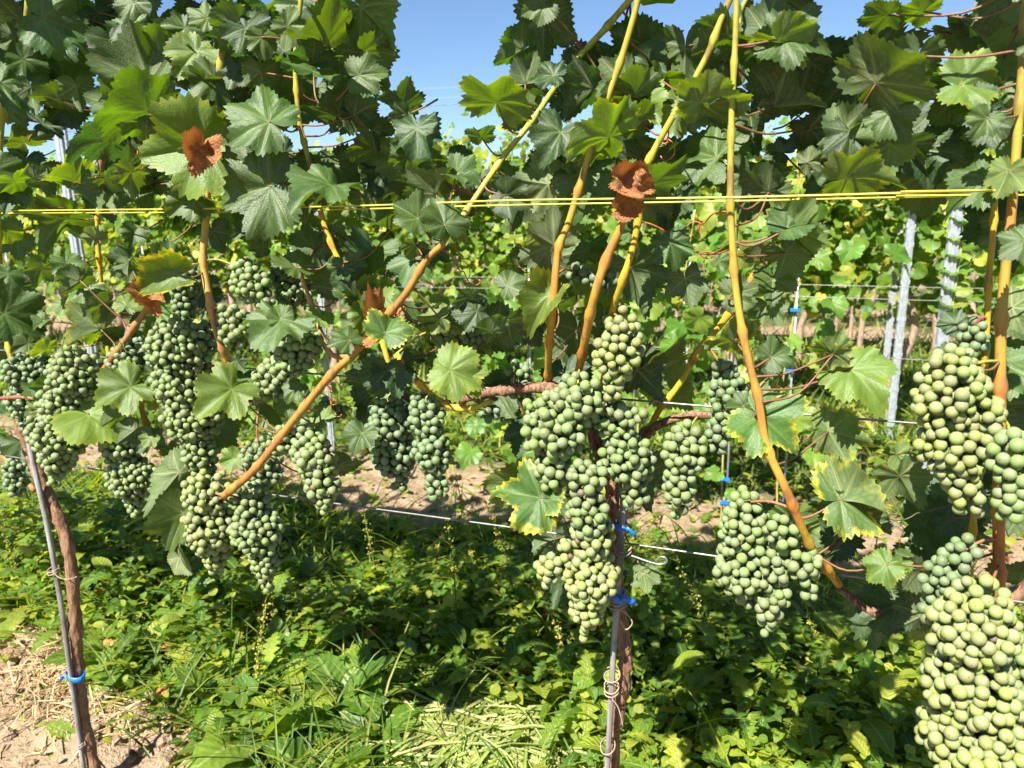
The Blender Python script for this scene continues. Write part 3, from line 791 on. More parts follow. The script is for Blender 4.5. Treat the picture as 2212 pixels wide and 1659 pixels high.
# each bunch: lobes [(x, y, half width) ...], metres in front, tint, mean berry size, tilt
BUNCH = [
 ([[(165,800,42),(140,880,52),(125,960,48),(120,1025,22)], [(165,800,30),(185,850,26)]], .07, BG, 1.0),
 ([[(60,800,45),(62,860,42),(66,915,22)]], .0, BB, .95),
 ([[(262,965,42),(285,1030,42),(292,1098,16)]], .05, BG, .95),
 ([[(290,770,52),(270,815,46)]], .02, BB, .95),
 ([[(395,745,58),(398,830,58),(425,930,46),(440,1030,28)], [(350,770,30),(360,810,24)]], .03, BG, 1.0),
 ([[(520,580,36),(548,620,40),(575,660,24)]], .04, BG, 1.0),
 ([[(496,675,36),(512,725,34)]], .05, BG, 1.0),
 ([[(665,745,40),(610,800,44),(560,850,26)]], .05, BG, 1.0),
 ([[(660,940,40),(690,1010,46),(702,1090,22)], [(660,940,32),(598,955,28)]], .08, BG, 1.02),
 ([[(450,1070,55),(462,1150,46),(466,1225,20)]], .08, BY, 1.0),
 ([[(540,1085,46),(562,1170,42),(575,1258,20)]], .06, BG, 1.0),
 ([[(838,880,44),(848,970,48),(862,1045,26)]], .02, BB, .98),
 ([[(918,880,30),(935,970,44),(945,1062,20)]], .05, BB, .98),
 ([[(975,700,44),(1010,735,36)]], -.02, BB, .95),
 ([[(1345,705,46),(1332,780,54),(1325,845,24)]], .07, BY, 1.02),
 ([[(1250,865,62),(1200,930,58),(1195,1000,52),(1192,1060,24)], [(1250,865,46),(1150,880,26)]], .08, BG, 1.08),
 ([[(1320,900,44),(1352,980,54),(1372,1070,30)]], .05, BG, 1.05),
 ([[(1385,890,26),(1390,905,20)]], .05, BG, 1.0),
 ([[(1268,1025,42),(1268,1090,46),(1272,1150,30)]], .10, BG, 1.02),
 ([[(1280,1160,44),(1278,1240,52),(1270,1310,42),(1262,1362,14)], [(1240,1190,36),(1195,1210,34),(1178,1250,20)]], .09, BY, 1.02),
 ([[(1480,960,40),(1470,1030,46),(1462,1105,22)]], .06, BG, 1.0),
 ([[(1565,800,38),(1575,840,40),(1556,905,28),(1552,960,22)]], .03, BB, .95),
 ([[(1610,1085,44),(1602,1170,50),(1600,1250,46),(1612,1300,20)], [(1680,1120,38),(1700,1160,36)], [(1640,1200,40),(1672,1280,44),(1656,1355,22)], [(1730,1200,36),(1748,1285,22)]], .07, BG, 1.02),
 ([[(2055,815,56),(2050,900,70),(2062,990,64),(2090,1080,30)], [(2120,880,50),(2110,1000,44)]], .12, BY, 1.0),
 ([[(2185,960,36),(2185,1060,46),(2180,1105,30)]], .17, BG, 1.0),
 ([[(2080,1190,40),(2035,1250,44),(2020,1320,40)]], .10, BB, .98),
 ([[(2110,1330,68),(2090,1430,84),(2100,1540,92),(2120,1640,84),(2120,1730,50)]], .20, BY, 1.0),
 ([[(2215,1420,40),(2200,1560,50)]], .14, BG, 1.0),
 ([[(2105,705,40),(2100,745,30)]], .02, BB, .95),
 ([[(1245,590,26),(1290,605,30),(1325,600,20)]], -.02, BB, .98),
 ([[(395,590,30),(400,650,34),(395,690,22)]], .0, BB, .95),
 ([[(610,590,34),(640,640,36)]], -.04, BB, .95),
 ([[(735,890,20),(700,880,24)]], .0, BB, .95),
 ([[(560,985,36),(585,1020,34)]], .0, BB, .95),
 ([[(495,300,20),(500,322,16)]], .02, BG, .95),
 ([[(1060,890,26),(1062,905,18)]], -.02, BB, .95),
 ([[(1120,800,30),(1130,850,24)]], -.02, BB, .95),
 ([[(30,1010,26),(36,1060,22)]], .0, BB, .95),
]
tmp = []
brng = np.random.default_rng(3)
def pack(lobes, off, size):
    r = 0.0068 * size
    curves = []
    for lb in lobes:
        P3 = np.array([at(x, y, off) for x, y, _ in lb]); rad = np.array([w_ * 1.08 * depth(p) / FPX for (x, y, w_), p in zip(lb, P3)])
        curves.append((P3, rad))
    pts, rr, outw = [], [], []
    for P3, rad in curves:
        L = np.concatenate([[0], np.cumsum(np.linalg.norm(np.diff(P3, axis=0), axis=1))])
        area = L[-1] * rad.mean() * 2 * math.pi; ph0 = brng.uniform(0, 6.28)
        for shell, tries in ((1.0, int(area / (r * r) * 9)), (.55, int(area / (r * r) * 3))):
            for _ in range(tries):
                s = brng.uniform(-.1, 1.08) * L[-1]
                sc = min(max(s, 0), L[-1])
                c = np.array([np.interp(sc, L, P3[:, k]) for k in range(3)]); ra = np.interp(sc, L, rad) * (1 + .16 * math.sin(sc * 95 + ph0) + .10 * math.sin(sc * 47 + ph0 * 2))
                t = (P3[-1] - P3[0]); t /= np.linalg.norm(t) + 1e-9
                d = brng.normal(size=3); d -= t * d.dot(t) * .8; d /= np.linalg.norm(d) + 1e-9
                ex = max(0, s - L[-1]) + max(0, -s)
                q = max(ra - r, .0005) * shell * brng.uniform(.82, 1.06)
                p = c + d * q * math.sqrt(max(0.02, 1 - (ex / (.12 * L[-1] + 1e-6)) ** 2)) + t * (s - sc)
                rb = r * brng.choice([.72, .85, .95, 1.0, 1.05, 1.12], p=[.05, .12, .23, .3, .2, .1])
                if pts:
                    dd = np.linalg.norm(np.array(pts) - p, axis=1)
                    if (dd < (np.array(rr) + rb) * .84).any(): continue
                pts.append(p); rr.append(rb)
                o_ = d * 1.0 + np.array([0, 0, -.35]) + brng.normal(0, .25, 3); outw.append(o_ / np.linalg.norm(o_))
    return np.array(pts), np.array(rr), np.array(outw), curves
budget = {0: 300, 1: 300, 2: 300}
order = sorted(range(len(BUNCH)), key=lambda k: -BUNCH[k][1])
for bi in order:
    lobes, off, col, size = BUNCH[bi]
    pts, rr, ow, curves = pack(lobes, off, size)
    x0 = lobes[0][0][0]
    k = owner(x0)
    top = Vector(curves[0][0][0])
    be = empty('grape_bunch', top - VB[k])
    be.parent = VINE[k]
    # stalk: to the nearest cane, and on through the bunch
    best = min(CP, key=lambda c: (c - top).length + .3 * max(0, top.z - c.z))
    if (best - top).length > .14: best = top + Vector((0, .04, .05))
    V1 = tube_arrays(spline([best, (best + top) / 2 + Vector((0, -.006, .008)), top], 4), .0017, 6)
    V2 = tube_arrays(spline(list(curves[0][0]), 4), .0022, 6)
    st = link('stalk', mesh_np('stalk', *join_arrays([V1, V2])), M_CANE)
    st.color = (*random.choice([RED, BRN, GRN]), 1)
    st.parent = be; st.matrix_parent_inverse = Matrix.Translation(-top)
    tocam = np.array((CAM - top).normalized())
    ax = np.array([pts[np.abs(pts[:, 2] - p[2]) < .02].mean(0) if True else p for p in pts])
    front = ((pts - ax) @ tocam) 
    idx = np.argsort(-front)
    nfront = int((front > .004).sum())
    take = min(nfront, budget[k]); budget[k] -= take
    ind, rest = idx[:take], idx[take:]
    f = random.uniform(.93, 1.08)
    tint = (col[0] * f, col[1] * f, col[2] * f, 1)
    for q_ in ind:
        z = Vector(ow[q_])
        rot = z.to_track_quat('Z', 'Y').to_matrix().to_4x4()
        o = link('berry', random.choice(BERRY))
        o.parent = be
        o.matrix_basis = Matrix.Translation(Vector(pts[q_]) - top) @ rot @ Matrix.Scale(rr[q_], 4)
        o.color = tint
        if random.random() < .012:                      # a shrivelled berry
            o.color = (.13, .065, .04, 1); o.scale = o.scale * .72
    if len(rest):
        aux = np.tile(np.array([[0.3, .9, .2]]), (len(rest), 1))
        Fm = frames(aux, ow[rest])
        Fz = ow[rest]; Fx = np.cross(aux, Fz); Fx /= np.linalg.norm(Fx, axis=1)[:, None]
        Fm = np.stack([Fx, np.cross(Fz, Fx), Fz], 2) * rr[rest][:, None, None]
        V, F = scatter(IV2, IF2, Fm, pts[rest])
        me = mesh_np('berry_cluster', V, F, {'pole': np.tile(IV2[:, 2], len(rest)), 'tint': np.repeat(brng.uniform(0, 1, len(rest)), len(IV2))})
        o = link('berry_cluster', me, M_BERRY)
        o.color = tint
        o['kind'] = 'stuff'
        o.parent = be; o.matrix_parent_inverse = Matrix.Translation(-top)

# ------------------------------------------------------------------ wires, stakes, ties, posts
def wire(z, label, Y=0.0, r=.0013, mat=M_WIRE, x0=-9.0, x1=4.0, name='trellis_wire', sag=.004, grp='wires of the near row', slope=0.0):
    xs_ = np.linspace(x0, x1, 60)
    P = np.stack([xs_, np.full(60, Y) + .003 * np.sin(xs_ * 3.1), z + slope * xs_ + sag * np.sin(xs_ * 2.3 + z * 9)], 1)
    o = tube(name, P, r, mat, 6)
    return tag(o, label, 'wire', grp)
def wz(px, py, off=0.0, Y=0.0): return at(px, py, off, Y).z
wire(wz(1106, 843), 'grey fruiting wire that the old cane of the middle vine lies along', r=.0016)
wire(wz(1106, 1147, -.0), 'lowest grey wire, passing below the grape bunches', Y=.006, r=.0016)
def pixel_wire(pts, r, label):
    P = [at(x, y, o) for x, y, o in pts]
    P = [P[0] + (P[0] - P[1]).normalized() * 6] + P + [P[-1] + (P[-1] - P[-2]).normalized() * 2]
    tag(tube('trellis_wire', spline(P, 8), r, M_YELLOW, 6), label, 'wire', 'wires of the near row')
pixel_wire([(-60, 456, .085), (360, 452, .075), (760, 445, .085), (1106, 433, .125), (1600, 426, .13), (2130, 412, .13), (2260, 410, .10)], .0014, 'upper of the two yellow wires across the leaves')
pixel_wire([(-60, 461, .06), (360, 459, .05), (760, 452, .07), (1106, 443, .11), (1600, 434, .11), (2130, 422, .08), (2260, 421, .06)], .0012, 'lower of the two yellow wires across the leaves')
wire(wz(250, 14), 'grey wire at the top left above the leaves', r=.0015)

def stake(pts, wpx, label, off):
    P3 = [at(x, y, off) for x, y in pts]
    d = (P3[-1] - P3[-2]).normalized(); P3.append(P3[-1] + d * ((P3[-1].z + .08) / max(.2, -d.z)))
    path = spline(P3, 12)
    L = np.concatenate([[0], np.cumsum(np.linalg.norm(np.diff(path, axis=0), axis=1))])
    s = np.arange(0, L[-1], .0045)
    pth = np.stack([np.interp(s, L, path[:, k]) for k in range(3)], 1)
    r_ = wpx / 2 * depth(P3[1]) / FPX
    o = tube('steel_stake', pth, r_ * (1 + .09 * (np.arange(len(s)) % 2)), M_REBAR, 10, smooth=True)
    return tag(o, label, 'stake', 'ribbed steel stakes of the near row'), pth, r_
s1, p1_, r1_ = stake([(58, 930), (72, 1000), (101, 1130), (131, 1300), (156, 1480), (180, 1655)], 11, 'ribbed grey steel stake beside the slim left trunk', .02)
s2, p2_, r2_ = stake([(1352, 1000), (1347, 1060), (1340, 1200), (1326, 1400), (1312, 1655)], 13, 'ribbed grey steel stake tied to the middle trunk', .035)
def loop(c, rx, ry, tilt=0.0, turns=1.0, pitch=.0, n=22):
    a = np.linspace(0, turns * 2 * math.pi, int(n * turns))
    P = np.stack([np.cos(a) * rx, np.sin(a) * ry, np.sin(a) * tilt + pitch * a / 6.283], 1)
    return P + np.array(c)
def twist(px, py, off, rx, ry, label, turns=2.2, tail=None):
    c = at(px, py, off)
    pr = [tube_arrays(loop(c, rx, ry, .004, turns, .006), .0010, 6)]
    if tail:
        T = [np.array(at(x, y, off + .02)) for x, y in tail]
        pr.append(tube_arrays(spline(T, 6), .0010, 6))
    o = link('twist_tie', mesh_np('twist_tie', *join_arrays(pr)), M_TWIST)
    tag(o, label, 'tie', 'beige twist ties')
twist(117, 1238, .02, .012, .012, 'beige twist tie holding the slim left trunk to its stake', 2.2, [(112, 1232), (128, 1248), (148, 1251), (166, 1246)])
twist(1333, 1308, .03, .014, .014, 'beige looped twist tie just below the blue tape on the middle stake', 3.2, [(1335, 1315), (1352, 1325), (1366, 1345), (1352, 1360), (1340, 1340)])
twist(1321, 1498, .035, .011, .011, 'beige twist tie coiled round the middle stake near the trunk bend', 2.6, [(1322, 1510), (1336, 1530), (1346, 1570)])
twist(1322, 1465, .035, .012, .012, 'beige ring tie above the coiled tie on the middle stake', 1.4)
twist(1313, 1618, .035, .011, .014, 'lowest beige tie round the middle stake and trunk', 1.6)
twist(1346, 1195, .03, .012, .012, 'beige tie where the lowest wire meets the middle stake', 2.0)
twist(175, 1612, .02, .009, .009, 'lowest beige tie at the foot of the left stake', 2.0)
def tape(cs, label, flags, w_=.014, rx=.02, ry=.014, grp='blue tape ties'):
    """a band of tape round stake and trunk with loose ends"""
    c = np.array(cs)
    a = np.linspace(0, 2 * math.pi, 21)
    V = []
    for t in a:
        for z in (-w_ / 2, w_ / 2): V.append(c + np.array([math.cos(t) * rx, math.sin(t) * ry, z + .003 * math.sin(2 * t)]))
    V = np.array(V); F = []
    for q_ in range(20): F += [(2 * q_, 2 * q_ + 2, 2 * q_ + 3), (2 * q_, 2 * q_ + 3, 2 * q_ + 1)]
    pr = [(V, np.array(F))]
    for dx, dz, ln in flags:
        n = 7; VV = []
        for q_ in range(n):
            t = q_ / (n - 1); p = c + np.array([np.sign(dx) * rx * .6 + dx * ln * t, -ry - .006 * math.sin(t * 3), dz * ln * t + .004 * math.sin(t * 4)])
            wd = w_ * (.35 + .65 * min(1, t * 2))
            VV += [p + np.array([0, .002 * q_ % .004, -wd / 2]), p + np.array([0, 0, wd / 2])]
        FF = []
        for q_ in range(n - 1): FF += [(2 * q_, 2 * q_ + 2, 2 * q_ + 3), (2 * q_, 2 * q_ + 3, 2 * q_ + 1)]
        pr.append((np.array(VV), np.array(FF)))
    o = link('blue_tie', mesh_np('blue_tie', *join_arrays(pr)), M_BLUE)
    sm = o.modifiers.new('thick', 'SOLIDIFY'); sm.thickness = .0008
    return tag(o, label, 'tie', grp)
tape(at(163, 1459, .01), 'blue tape round the slim left trunk and its stake', [(-.9, -.25, .012)], rx=.024, ry=.015, w_=.013)
tape(at(1334, 1287, .035), 'blue tape bow on the middle stake below the lowest wire', [(.95, .12, .024), (-.6, .6, .010)], rx=.0105, ry=.0105, w_=.011)
tape(at(1338, 1135, .03), 'shaded blue tape high on the middle trunk under the grapes', [(.95, -.15, .022), (-.9, .5, .010)], rx=.011, ry=.011, w_=.008)
# hooked end of the lowest wire beyond the middle stake
hk = [np.array(at(x, y, .03)) for x, y in ((1318, 1190), (1347, 1196), (1372, 1203), (1400, 1213), (1425, 1219), (1440, 1214), (1436, 1204), (1424, 1204), (1416, 1212))]
tag(tube('wire_hook', spline(hk, 6), .0017, M_WIRE, 6), 'bright wire end bent into a hook on the lowest wire', 'wire')

def steel_post(px, py, Y, h, wpx, label, lean=0.0, rot=0.35):
    b = at(px, py, 0, Y); b = Vector((b.x, Y, -.05))
    s = wpx * .5 * depth((b.x, Y, 1.0)) / FPX
    prof = np.array([(-1, .55), (-1, -.25), (-.62, -.25), (-.45, -.7), (-.12, -.7), (0, -.5), (.12, -.7), (.45, -.7), (.62, -.25), (1, -.25), (1, .55), (.9, .55), (.9, -.13), (.56, -.13), (.40, -.58), (-.40, -.58), (-.56, -.13), (-.9, -.13), (-.9, .55)]) * s
    cs, sn = math.cos(rot), math.sin(rot)
    prof = prof @ np.array([[cs, sn], [-sn, cs]])
    n = len(prof)
    e = empty('steel_post', b)
    V = np.concatenate([np.column_stack([prof, np.full(n, z)]) + np.array([lean * z, 0, 0]) for z in (0.0, h + .05)])
    j = np.arange(n); j2 = (j + 1) % n
    body = link('post_profile', mesh_np('post_profile', V, np.concatenate([np.stack([j, j2, j2 + n], 1), np.stack([j, j2 + n, j + n], 1)]), smooth=False), M_STEEL, e)
    pr = []
    for z in np.arange(.25, h, .10):
        for sg in (-1, 1):
            c = np.array([sg * s * 1.03, -.05 * s]) @ np.array([[cs, sn], [-sn, cs]])
            pr.append(box_arrays((c[0] + lean * z, c[1], z), (.008, .010, .022)))
    hk_ = link('wire_hooks', mesh_np('wire_hooks', *join_arrays(pr), smooth=False), M_STEEL, e)
    hk_['kind'] = 'stuff'
    return tag(e, label, 'post', 'galvanised posts of the rows behind')
steel_post(2060, 530, 2.0, 2.06, 25, 'near galvanised steel post behind the right-hand grapes')
steel_post(1962, 545, 3.52, 1.93, 16, 'galvanised steel post seen just left of the nearer right post')
steel_post(158, 480, 2.0, 2.05, 23, 'galvanised steel post behind the leaves at the left')
steel_post(690, 590, 2.0, 1.55, 13, 'slim steel post showing between the left grape bunches', rot=.1)
steel_post(1928, 640, 5.7, 1.5, 13, 'thin steel post in the third row behind, by the far trunks', rot=.1)
def wood_post(px, Y, h, wpx, label):
    b = at(px, 600, 0, Y); b = Vector((b.x, Y, -.05))
    r_ = wpx / 2 * depth((b.x, Y, .5)) / FPX
    P = np.stack([np.full(8, b.x) + np.linspace(0, .03, 8), np.full(8, Y), np.linspace(-.05, h, 8)], 1)
    tag(tube('wooden_stake', P, r_, M_PALEBARK, 8, .04), label, 'stake', 'weathered stakes far behind')
wood_post(1868, 5.7, .95, 12, 'weathered grey stake in the dark gap beyond the right posts')
wood_post(1845, 5.9, 1.0, 9, 'thinner weathered stake beside the other in the dark gap')

# ------------------------------------------------------------------ rows behind
for q_, (Y, zs) in enumerate(((2.0, (.75, .97, 1.02, 1.40, 1.43, 1.75)), (3.8, (.8, 1.05, 1.45, 1.78)), (5.7, (.8, 1.1, 1.45)))):
    for k, z in enumerate(zs):
        nm = ['first', 'second', 'third'][q_]
        od = ['lowest', 'second lowest', 'third', 'fourth', 'fifth', 'sixth'][k]
        yl = q_ == 0 and k in (3, 4)
        wire(z, f'{"yellow" if yl else "grey"} trellis wire, {od} on the {nm} row behind', Y=Y + (.03 if k % 2 else 0), r=.0015, mat=M_YELLOW if yl else M_WIRE, x0=-14, x1=5, grp='wires of the rows behind')
# young vines of the first row behind: stake, thin stem, blue ties, few leaves
YV = [(320, 690, .95, 'young vine on a thin stake beyond the left bunches', 30), (640, 720, 1.0, 'young vine behind the long slanting cane', 34), (1140, 640, 1.05, 'young bright green vine seen beside the middle canes', 60),
      (1572, 880, 1.35, 'young vine with three blue ties left of the curving right cane', 30), (1706, 760, 1.5, 'young vine with pale stem and blue ties against the far trunks', 34), (1370, 640, 1.3, 'young vine behind the upright bunch in the middle', 24), (1480, 640, 1.3, 'young vine with large bright leaves beyond the middle canes', 46), (20, 640, 1.2, 'young vine beyond the left edge foliage', 40)]
yr = random.Random(9)
for n_, (px, py, h, lab, nl) in enumerate(YV):
    b = at(px, py, 0, 2.0); b = Vector((b.x, 2.0 + yr.uniform(-.03, .03), 0))
    e = empty('young_vine', b)
    tag(e, lab, 'young vine', 'young vines in the first row behind')
    k = yr.uniform(-.04, .04)
    path = spline([(0, 0, -.03), (k, 0, h * .35), (-k * .5, .01, h * .7), (k, -.01, h)], 6)
    st = link('stem', mesh_np('stem', *tube_arrays(path, np.linspace(.005, .0025, len(path)), 6)), M_CANE, e); st.color = (.32, .30, .08, 1)
    sk = link('stake', mesh_np('stake', *tube_arrays(np.array([(.015, .01, -.05), (.012, .01, 1.15)]), .0045, 6)), M_STEEL, e)
    for z in ([.12, .22, .42, .68, .92] if n_ in (3, 4) else [.3, .62, .95]):
        V, F = box_arrays((.008, -.004, z), (.034, .018, .011))
        bt = link('blue_band', mesh_np('blue_band', V, F, smooth=False), M_BLUE, e)
        bt.rotation_euler = (0, 0, 0)
    for q_ in range(nl):
        t = yr.uniform(.25, 1.0)
        p = Vector(path[int(t * (len(path) - 1))]) + Vector((yr.gauss(0, .16), yr.gauss(0, .07), yr.gauss(0, .05)))
        if p.z < .12: continue
        m = Vector((yr.gauss(0, 1), yr.gauss(-.5, .6), yr.gauss(-.5, .5))).normalized()
        nn = Vector((yr.gauss(0, .4), -.7, yr.uniform(.1, 1)))
        x = m.cross(nn).normalized(); nn = x.cross(m)
        sc = yr.uniform(.045, .085)
        o = link('leaf', yr.choice(MID), None, e)
        o.matrix_basis = Matrix.Translation(p) @ Matrix((x * sc, m * sc, nn * sc)).transposed().to_4x4()
# shoots of that row against the sky
for px, top, Yy, lab in ((2088, 85, 2.0, 'pale green shoot tip against the sky at the upper right'), (1106, 235, 2.0, 'yellowish shoot tip against the sky in the middle')):
    b = at(px, 400, 0, Yy); zt = at(px, top, 0, Yy).z
    e = empty('shoot', (b.x, Yy, .9))
    tag(e, lab, 'shoot', 'shoot tips of the first row behind')
    path = spline([(0, 0, 0), (.01, 0, (zt - .9) * .5), (-.005, 0, zt - .9)], 8)
    st = link('stem', mesh_np('stem', *tube_arrays(path, np.linspace(.004, .002, len(path)), 6)), M_CANE, e); st.color = (.28, .36, .10, 1)
    for q_ in range(16):
        z = (zt - .9) * (q_ + 1) / 16
        for sg in (-1, 1):
            m = Vector((sg, yr.gauss(0, .3), yr.uniform(-.1, .6))).normalized(); nn = Vector((0, -.4, 1)); x = m.cross(nn).normalized(); nn = x.cross(m)
            sc = .03 + .02 * (1 - q_ / 16)
            o = link('leaf', yr.choice(MID), None, e)
            o.matrix_basis = Matrix.Translation((sg * .01, 0, z)) @ Matrix((x * sc, m * sc, nn * sc)).transposed().to_4x4()

def row_vine(x, Y, label, grp, singles, n, ztop=1.85, zlo=.70, bright=0.0, det=0):
    b = Vector((x, Y, 0))
    e = empty('grape_vine', b)
    tag(e, label, 'grape vine', grp)
    r = np.random.default_rng(int(abs(x * 97 + Y * 1013)) + 5)
    k = r.normal(0, .05, 4)
    pth = spline([(k[0], 0, -.05), (k[0] + k[1], k[2], .3), (k[3], 0, .6), (k[0] * .5, 0, .86), (k[1], 0, 1.0)], 5)
    link('trunk', mesh_np('trunk', *tube_arrays(pth, np.linspace(.030, .020, len(pth)) * (1 + .2 * r.uniform(-1, 1, len(pth))), 8, .15, 3)), M_PALEBARK, e)
    P = np.stack([r.uniform(-.56, .56, n), r.normal(0, .13, n), zlo + (ztop - zlo) * r.beta(1.15, 1.1, n)], 1)
    P[:, 2] += .10 * np.sin(P[:, 0] * 7 + k[0] * 60) * (P[:, 2] > 1.5)
    ns = max(3, n // 40)                                   # shoot tips that stand out of the top
    P[:ns, 2] = ztop + r.uniform(0, .22, ns) ** 1.2; P[:ns, 1] *= .5
    Yd = np.stack([r.normal(0, .9, n), r.normal(-.35, .6, n), r.normal(-.45, .5, n)], 1)
    Zd = np.stack([r.normal(0, .45, n), r.normal(-.55, .5, n), r.uniform(.0, 1, n)], 1)
    S = r.uniform(.040, .074, n) * (1 if Y < 5 else 1.15); S[:ns] *= .6
    Fm = frames(Yd, Zd) * S[:, None, None]
    # yellower towards the fruit zone, as these vines show
    tint = np.clip(r.normal(.35, .2, n) + .45 * np.exp(-((P[:, 2] - 1.02) / .22) ** 2) + bright, .02, .98)
    order_ = np.argsort(P[:, 1])
    ind = order_[:singles]; rest = order_[singles:]
    for q_ in ind:
        o = link('leaf', LOWM[q_ % 3], None, e)
        A = Matrix(Fm[q_].tolist()).to_4x4(); A.translation = Vector(P[q_])
        o.matrix_basis = A
    gr = np.arange(len(rest)) % 3
    Vs, At = [], []
    for g in range(3):
        ii = rest[gr == g]
        Vs.append(scatter(*LOW[g], Fm[ii], P[ii])); At.append(np.repeat(tint[ii], len(LOW[g][0])))
    V, F = join_arrays(Vs)
    o = link('foliage', mesh_np('foliage', V, F, {'tint': np.concatenate(At)}), M_FAR, e)
    o['kind'] = 'stuff'
ORD = ['first', 'second', 'third', 'fourth', 'fifth', 'sixth', 'seventh', 'eighth', 'ninth', 'tenth', 'eleventh', 'twelfth', 'thirteenth', 'fourteenth', 'fifteenth', 'sixteenth', 'seventeenth', 'eighteenth', 'nineteenth', 'twentieth']
for rn, (Y, x0, x1, n, sing, nm) in enumerate(((3.8, -6.9, 1.9, 740, 80, 'second'), (5.7, -9.4, 2.2, 380, 0, 'third'), (7.6, -12.0, 2.6, 200, 0, 'fourth'), (9.5, -14.6, 3.0, 150, 0, 'fifth'))):
    xs_ = np.arange(x0, x1 + .5, .98 if rn < 2 else 1.06)
    for k, x in enumerate(xs_):
        row_vine(float(x + rng.normal(0, .05)), Y, f'leafy vine in the {nm} row behind, {ORD[k]} from the left', f'vines of the {nm} row behind', sing, n, ztop=(1.70 if rn == 0 else 1.76) + rng.normal(0, .06))
# distant power cables
for q_, (y0, y1, lab) in enumerate(((192, 172, 'upper faint power cable in the sky gap'), (212, 196, 'lower faint power cable in the sky gap'))):
    a, b = at(500, y0 + 12, 0, 90), at(1900, y1 - 60, 0, 90)
    a, b = at(200, y0 + 25, 0, 90), at(2300, y1 - 70, 0, 90)
    tag(tube('power_cable', spline([a, (a + b) / 2 - Vector((0, 0, .8)), b], 12), .02, M_CABLE, 5), lab, 'cable', 'power cables far away')

# ------------------------------------------------------------------ weeds, grass, soil clods
def strip(n, prof, bend, cup=.25, wav=0.0):
    """leaf strip template: unit length along Y, unit half width scaled by prof, bending down"""
    V, F, A = [], [], []
    for k in range(n + 1):
        t = k / n; w_ = prof(t)
        y = math.sin(bend * t) / bend if bend else t; z = -(1 - math.cos(bend * t)) / bend if bend else 0
        for sx in (-1, 0, 1): A.append((abs(sx), t)); V.append((sx * w_, y, z + cup * abs(sx) * w_ + wav * math.sin(9 * t + sx * 2) * abs(sx)))
    for k in range(n):
        a = 3 * k
        for c in (0, 1): F += [(a + c, a + c + 1, a + c + 4), (a + c, a + c + 4, a + c + 3)]
    return np.array(V), np.array(F), np.array(A)
oval = strip(5, lambda t: .30 * math.sin(math.pi * min(1, t * .93 + .07)) ** .75 + .008, .9, .25)
rnd_ = strip(4, lambda t: .46 * math.sin(math.pi * min(.99, t * .9 + .1)) ** .6, .6, .2)
dock = strip(8, lambda t: .19 * math.sin(math.pi * min(.985, (t * .86 + .13))) ** .6 * (1 + .12 * math.sin(t * 26)), 1.1, .22, .02)
jag = strip(10, lambda t: (.20 * math.sin(math.pi * min(.99, t ** .8 * .93 + .05)) + .01) * (1.25 if int(t * 10) % 2 else .5), .9, .2)
blade = strip(4, lambda t: .028 * (1 - t) ** .55 + .001, 1.2, .6)
bladeS = strip(2, lambda t: .045 * (1 - t) ** .6 + .002, .7, .3)
TEMPL = {'oval': oval, 'round': rnd_, 'jag': jag, 'dock': dock, 'blade': blade, 'bladeS': bladeS}
def mass(name, templ, P, L, mat, incl=(.1, 1.0), tint=(0, 1), wid=1.0, lay=0.0):
    n = len(P)
    az = rng.uniform(0, 6.283, n)
    el = rng.uniform(incl[0], incl[1], n)
    Yd = np.stack([np.cos(az) * np.cos(el), np.sin(az) * np.cos(el), np.sin(el)], 1)
    Zd = np.stack([-np.cos(az) * np.sin(el), -np.sin(az) * np.sin(el), np.cos(el)], 1) + rng.normal(0, .25, (n, 3))
    Fm = frames(Yd, Zd) * L[:, None, None]
    Fm[:, :, 0] *= wid
    V, F = scatter(*TEMPL[templ][:2], Fm, P)
    A = TEMPL[templ][2]
    return V, F, (np.repeat(rng.uniform(*tint, n), len(A)), np.tile(A[:, 0], n), np.tile(A[:, 1], n))
def inview(P, m=140):
    d = P - np.array(CAM); dd = d @ np.array(FW)
    u = 1106 + FPX * (d @ np.array(RT)) / dd; v = 829.5 - FPX * (d @ np.array(UP)) / dd
    return (dd > .2) & (u > -m) & (u < 2212 + m) & (v > 0) & (v < 1659 + 2.2 * m)
def bare(x, y):
    """1 where the soil lies open: the corner at the left trunk and the strips below the rows behind"""
    nse = .16 * vnoise(x, y, 2.5, 9) + .10 * vnoise(x, y, 7, 10)
    g0 = gnd(250, 1560); g1 = gnd(60, 1420)
    a = np.clip((.24 + (-.9 - x) * .25 - y + nse * .5) * 9, 0, 1) * (x < -.62)
    s = np.clip((.48 - np.abs(y - 1.95) + nse) * 7, 0, 1)
    s2 = np.clip((.26 - np.abs(y - 3.75) + nse) * 7, 0, 1)
    return np.maximum(np.maximum(a, s), s2)
def points(n, x0, x1, y0, y1, keep_bare=.03):
    x = rng.uniform(x0, x1, n); y = rng.uniform(y0, y1, n)
    k = rng.uniform(0, 1, n) > bare(x, y) * (1 - keep_bare)
    if y1 < 2.5: k &= (((x - GC.x) / .30) ** 2 + ((y - GC.y) / .12) ** 2 > 1) | (rng.uniform(0, 1, n) < .10)
    P = np.stack([x[k], y[k], gz(x[k], y[k])], 1)
    return P[inview(P)]
GC = gnd(1060, 1625, .03)
def stuff(name, chunks, mat, label):
    V, F, T = [], [], []
    o_ = 0
    for v, f, t in chunks:
        V.append(v); F.append(f + o_); T.append(t); o_ += len(v)
    o = link(name, mesh_np(name, np.concatenate(V), np.concatenate(F), {a: np.concatenate([t[q] for t in T]) for q, a in enumerate(('tint', 'mid', 'along'))}), mat)
    return tag(o, label, kind='stuff')
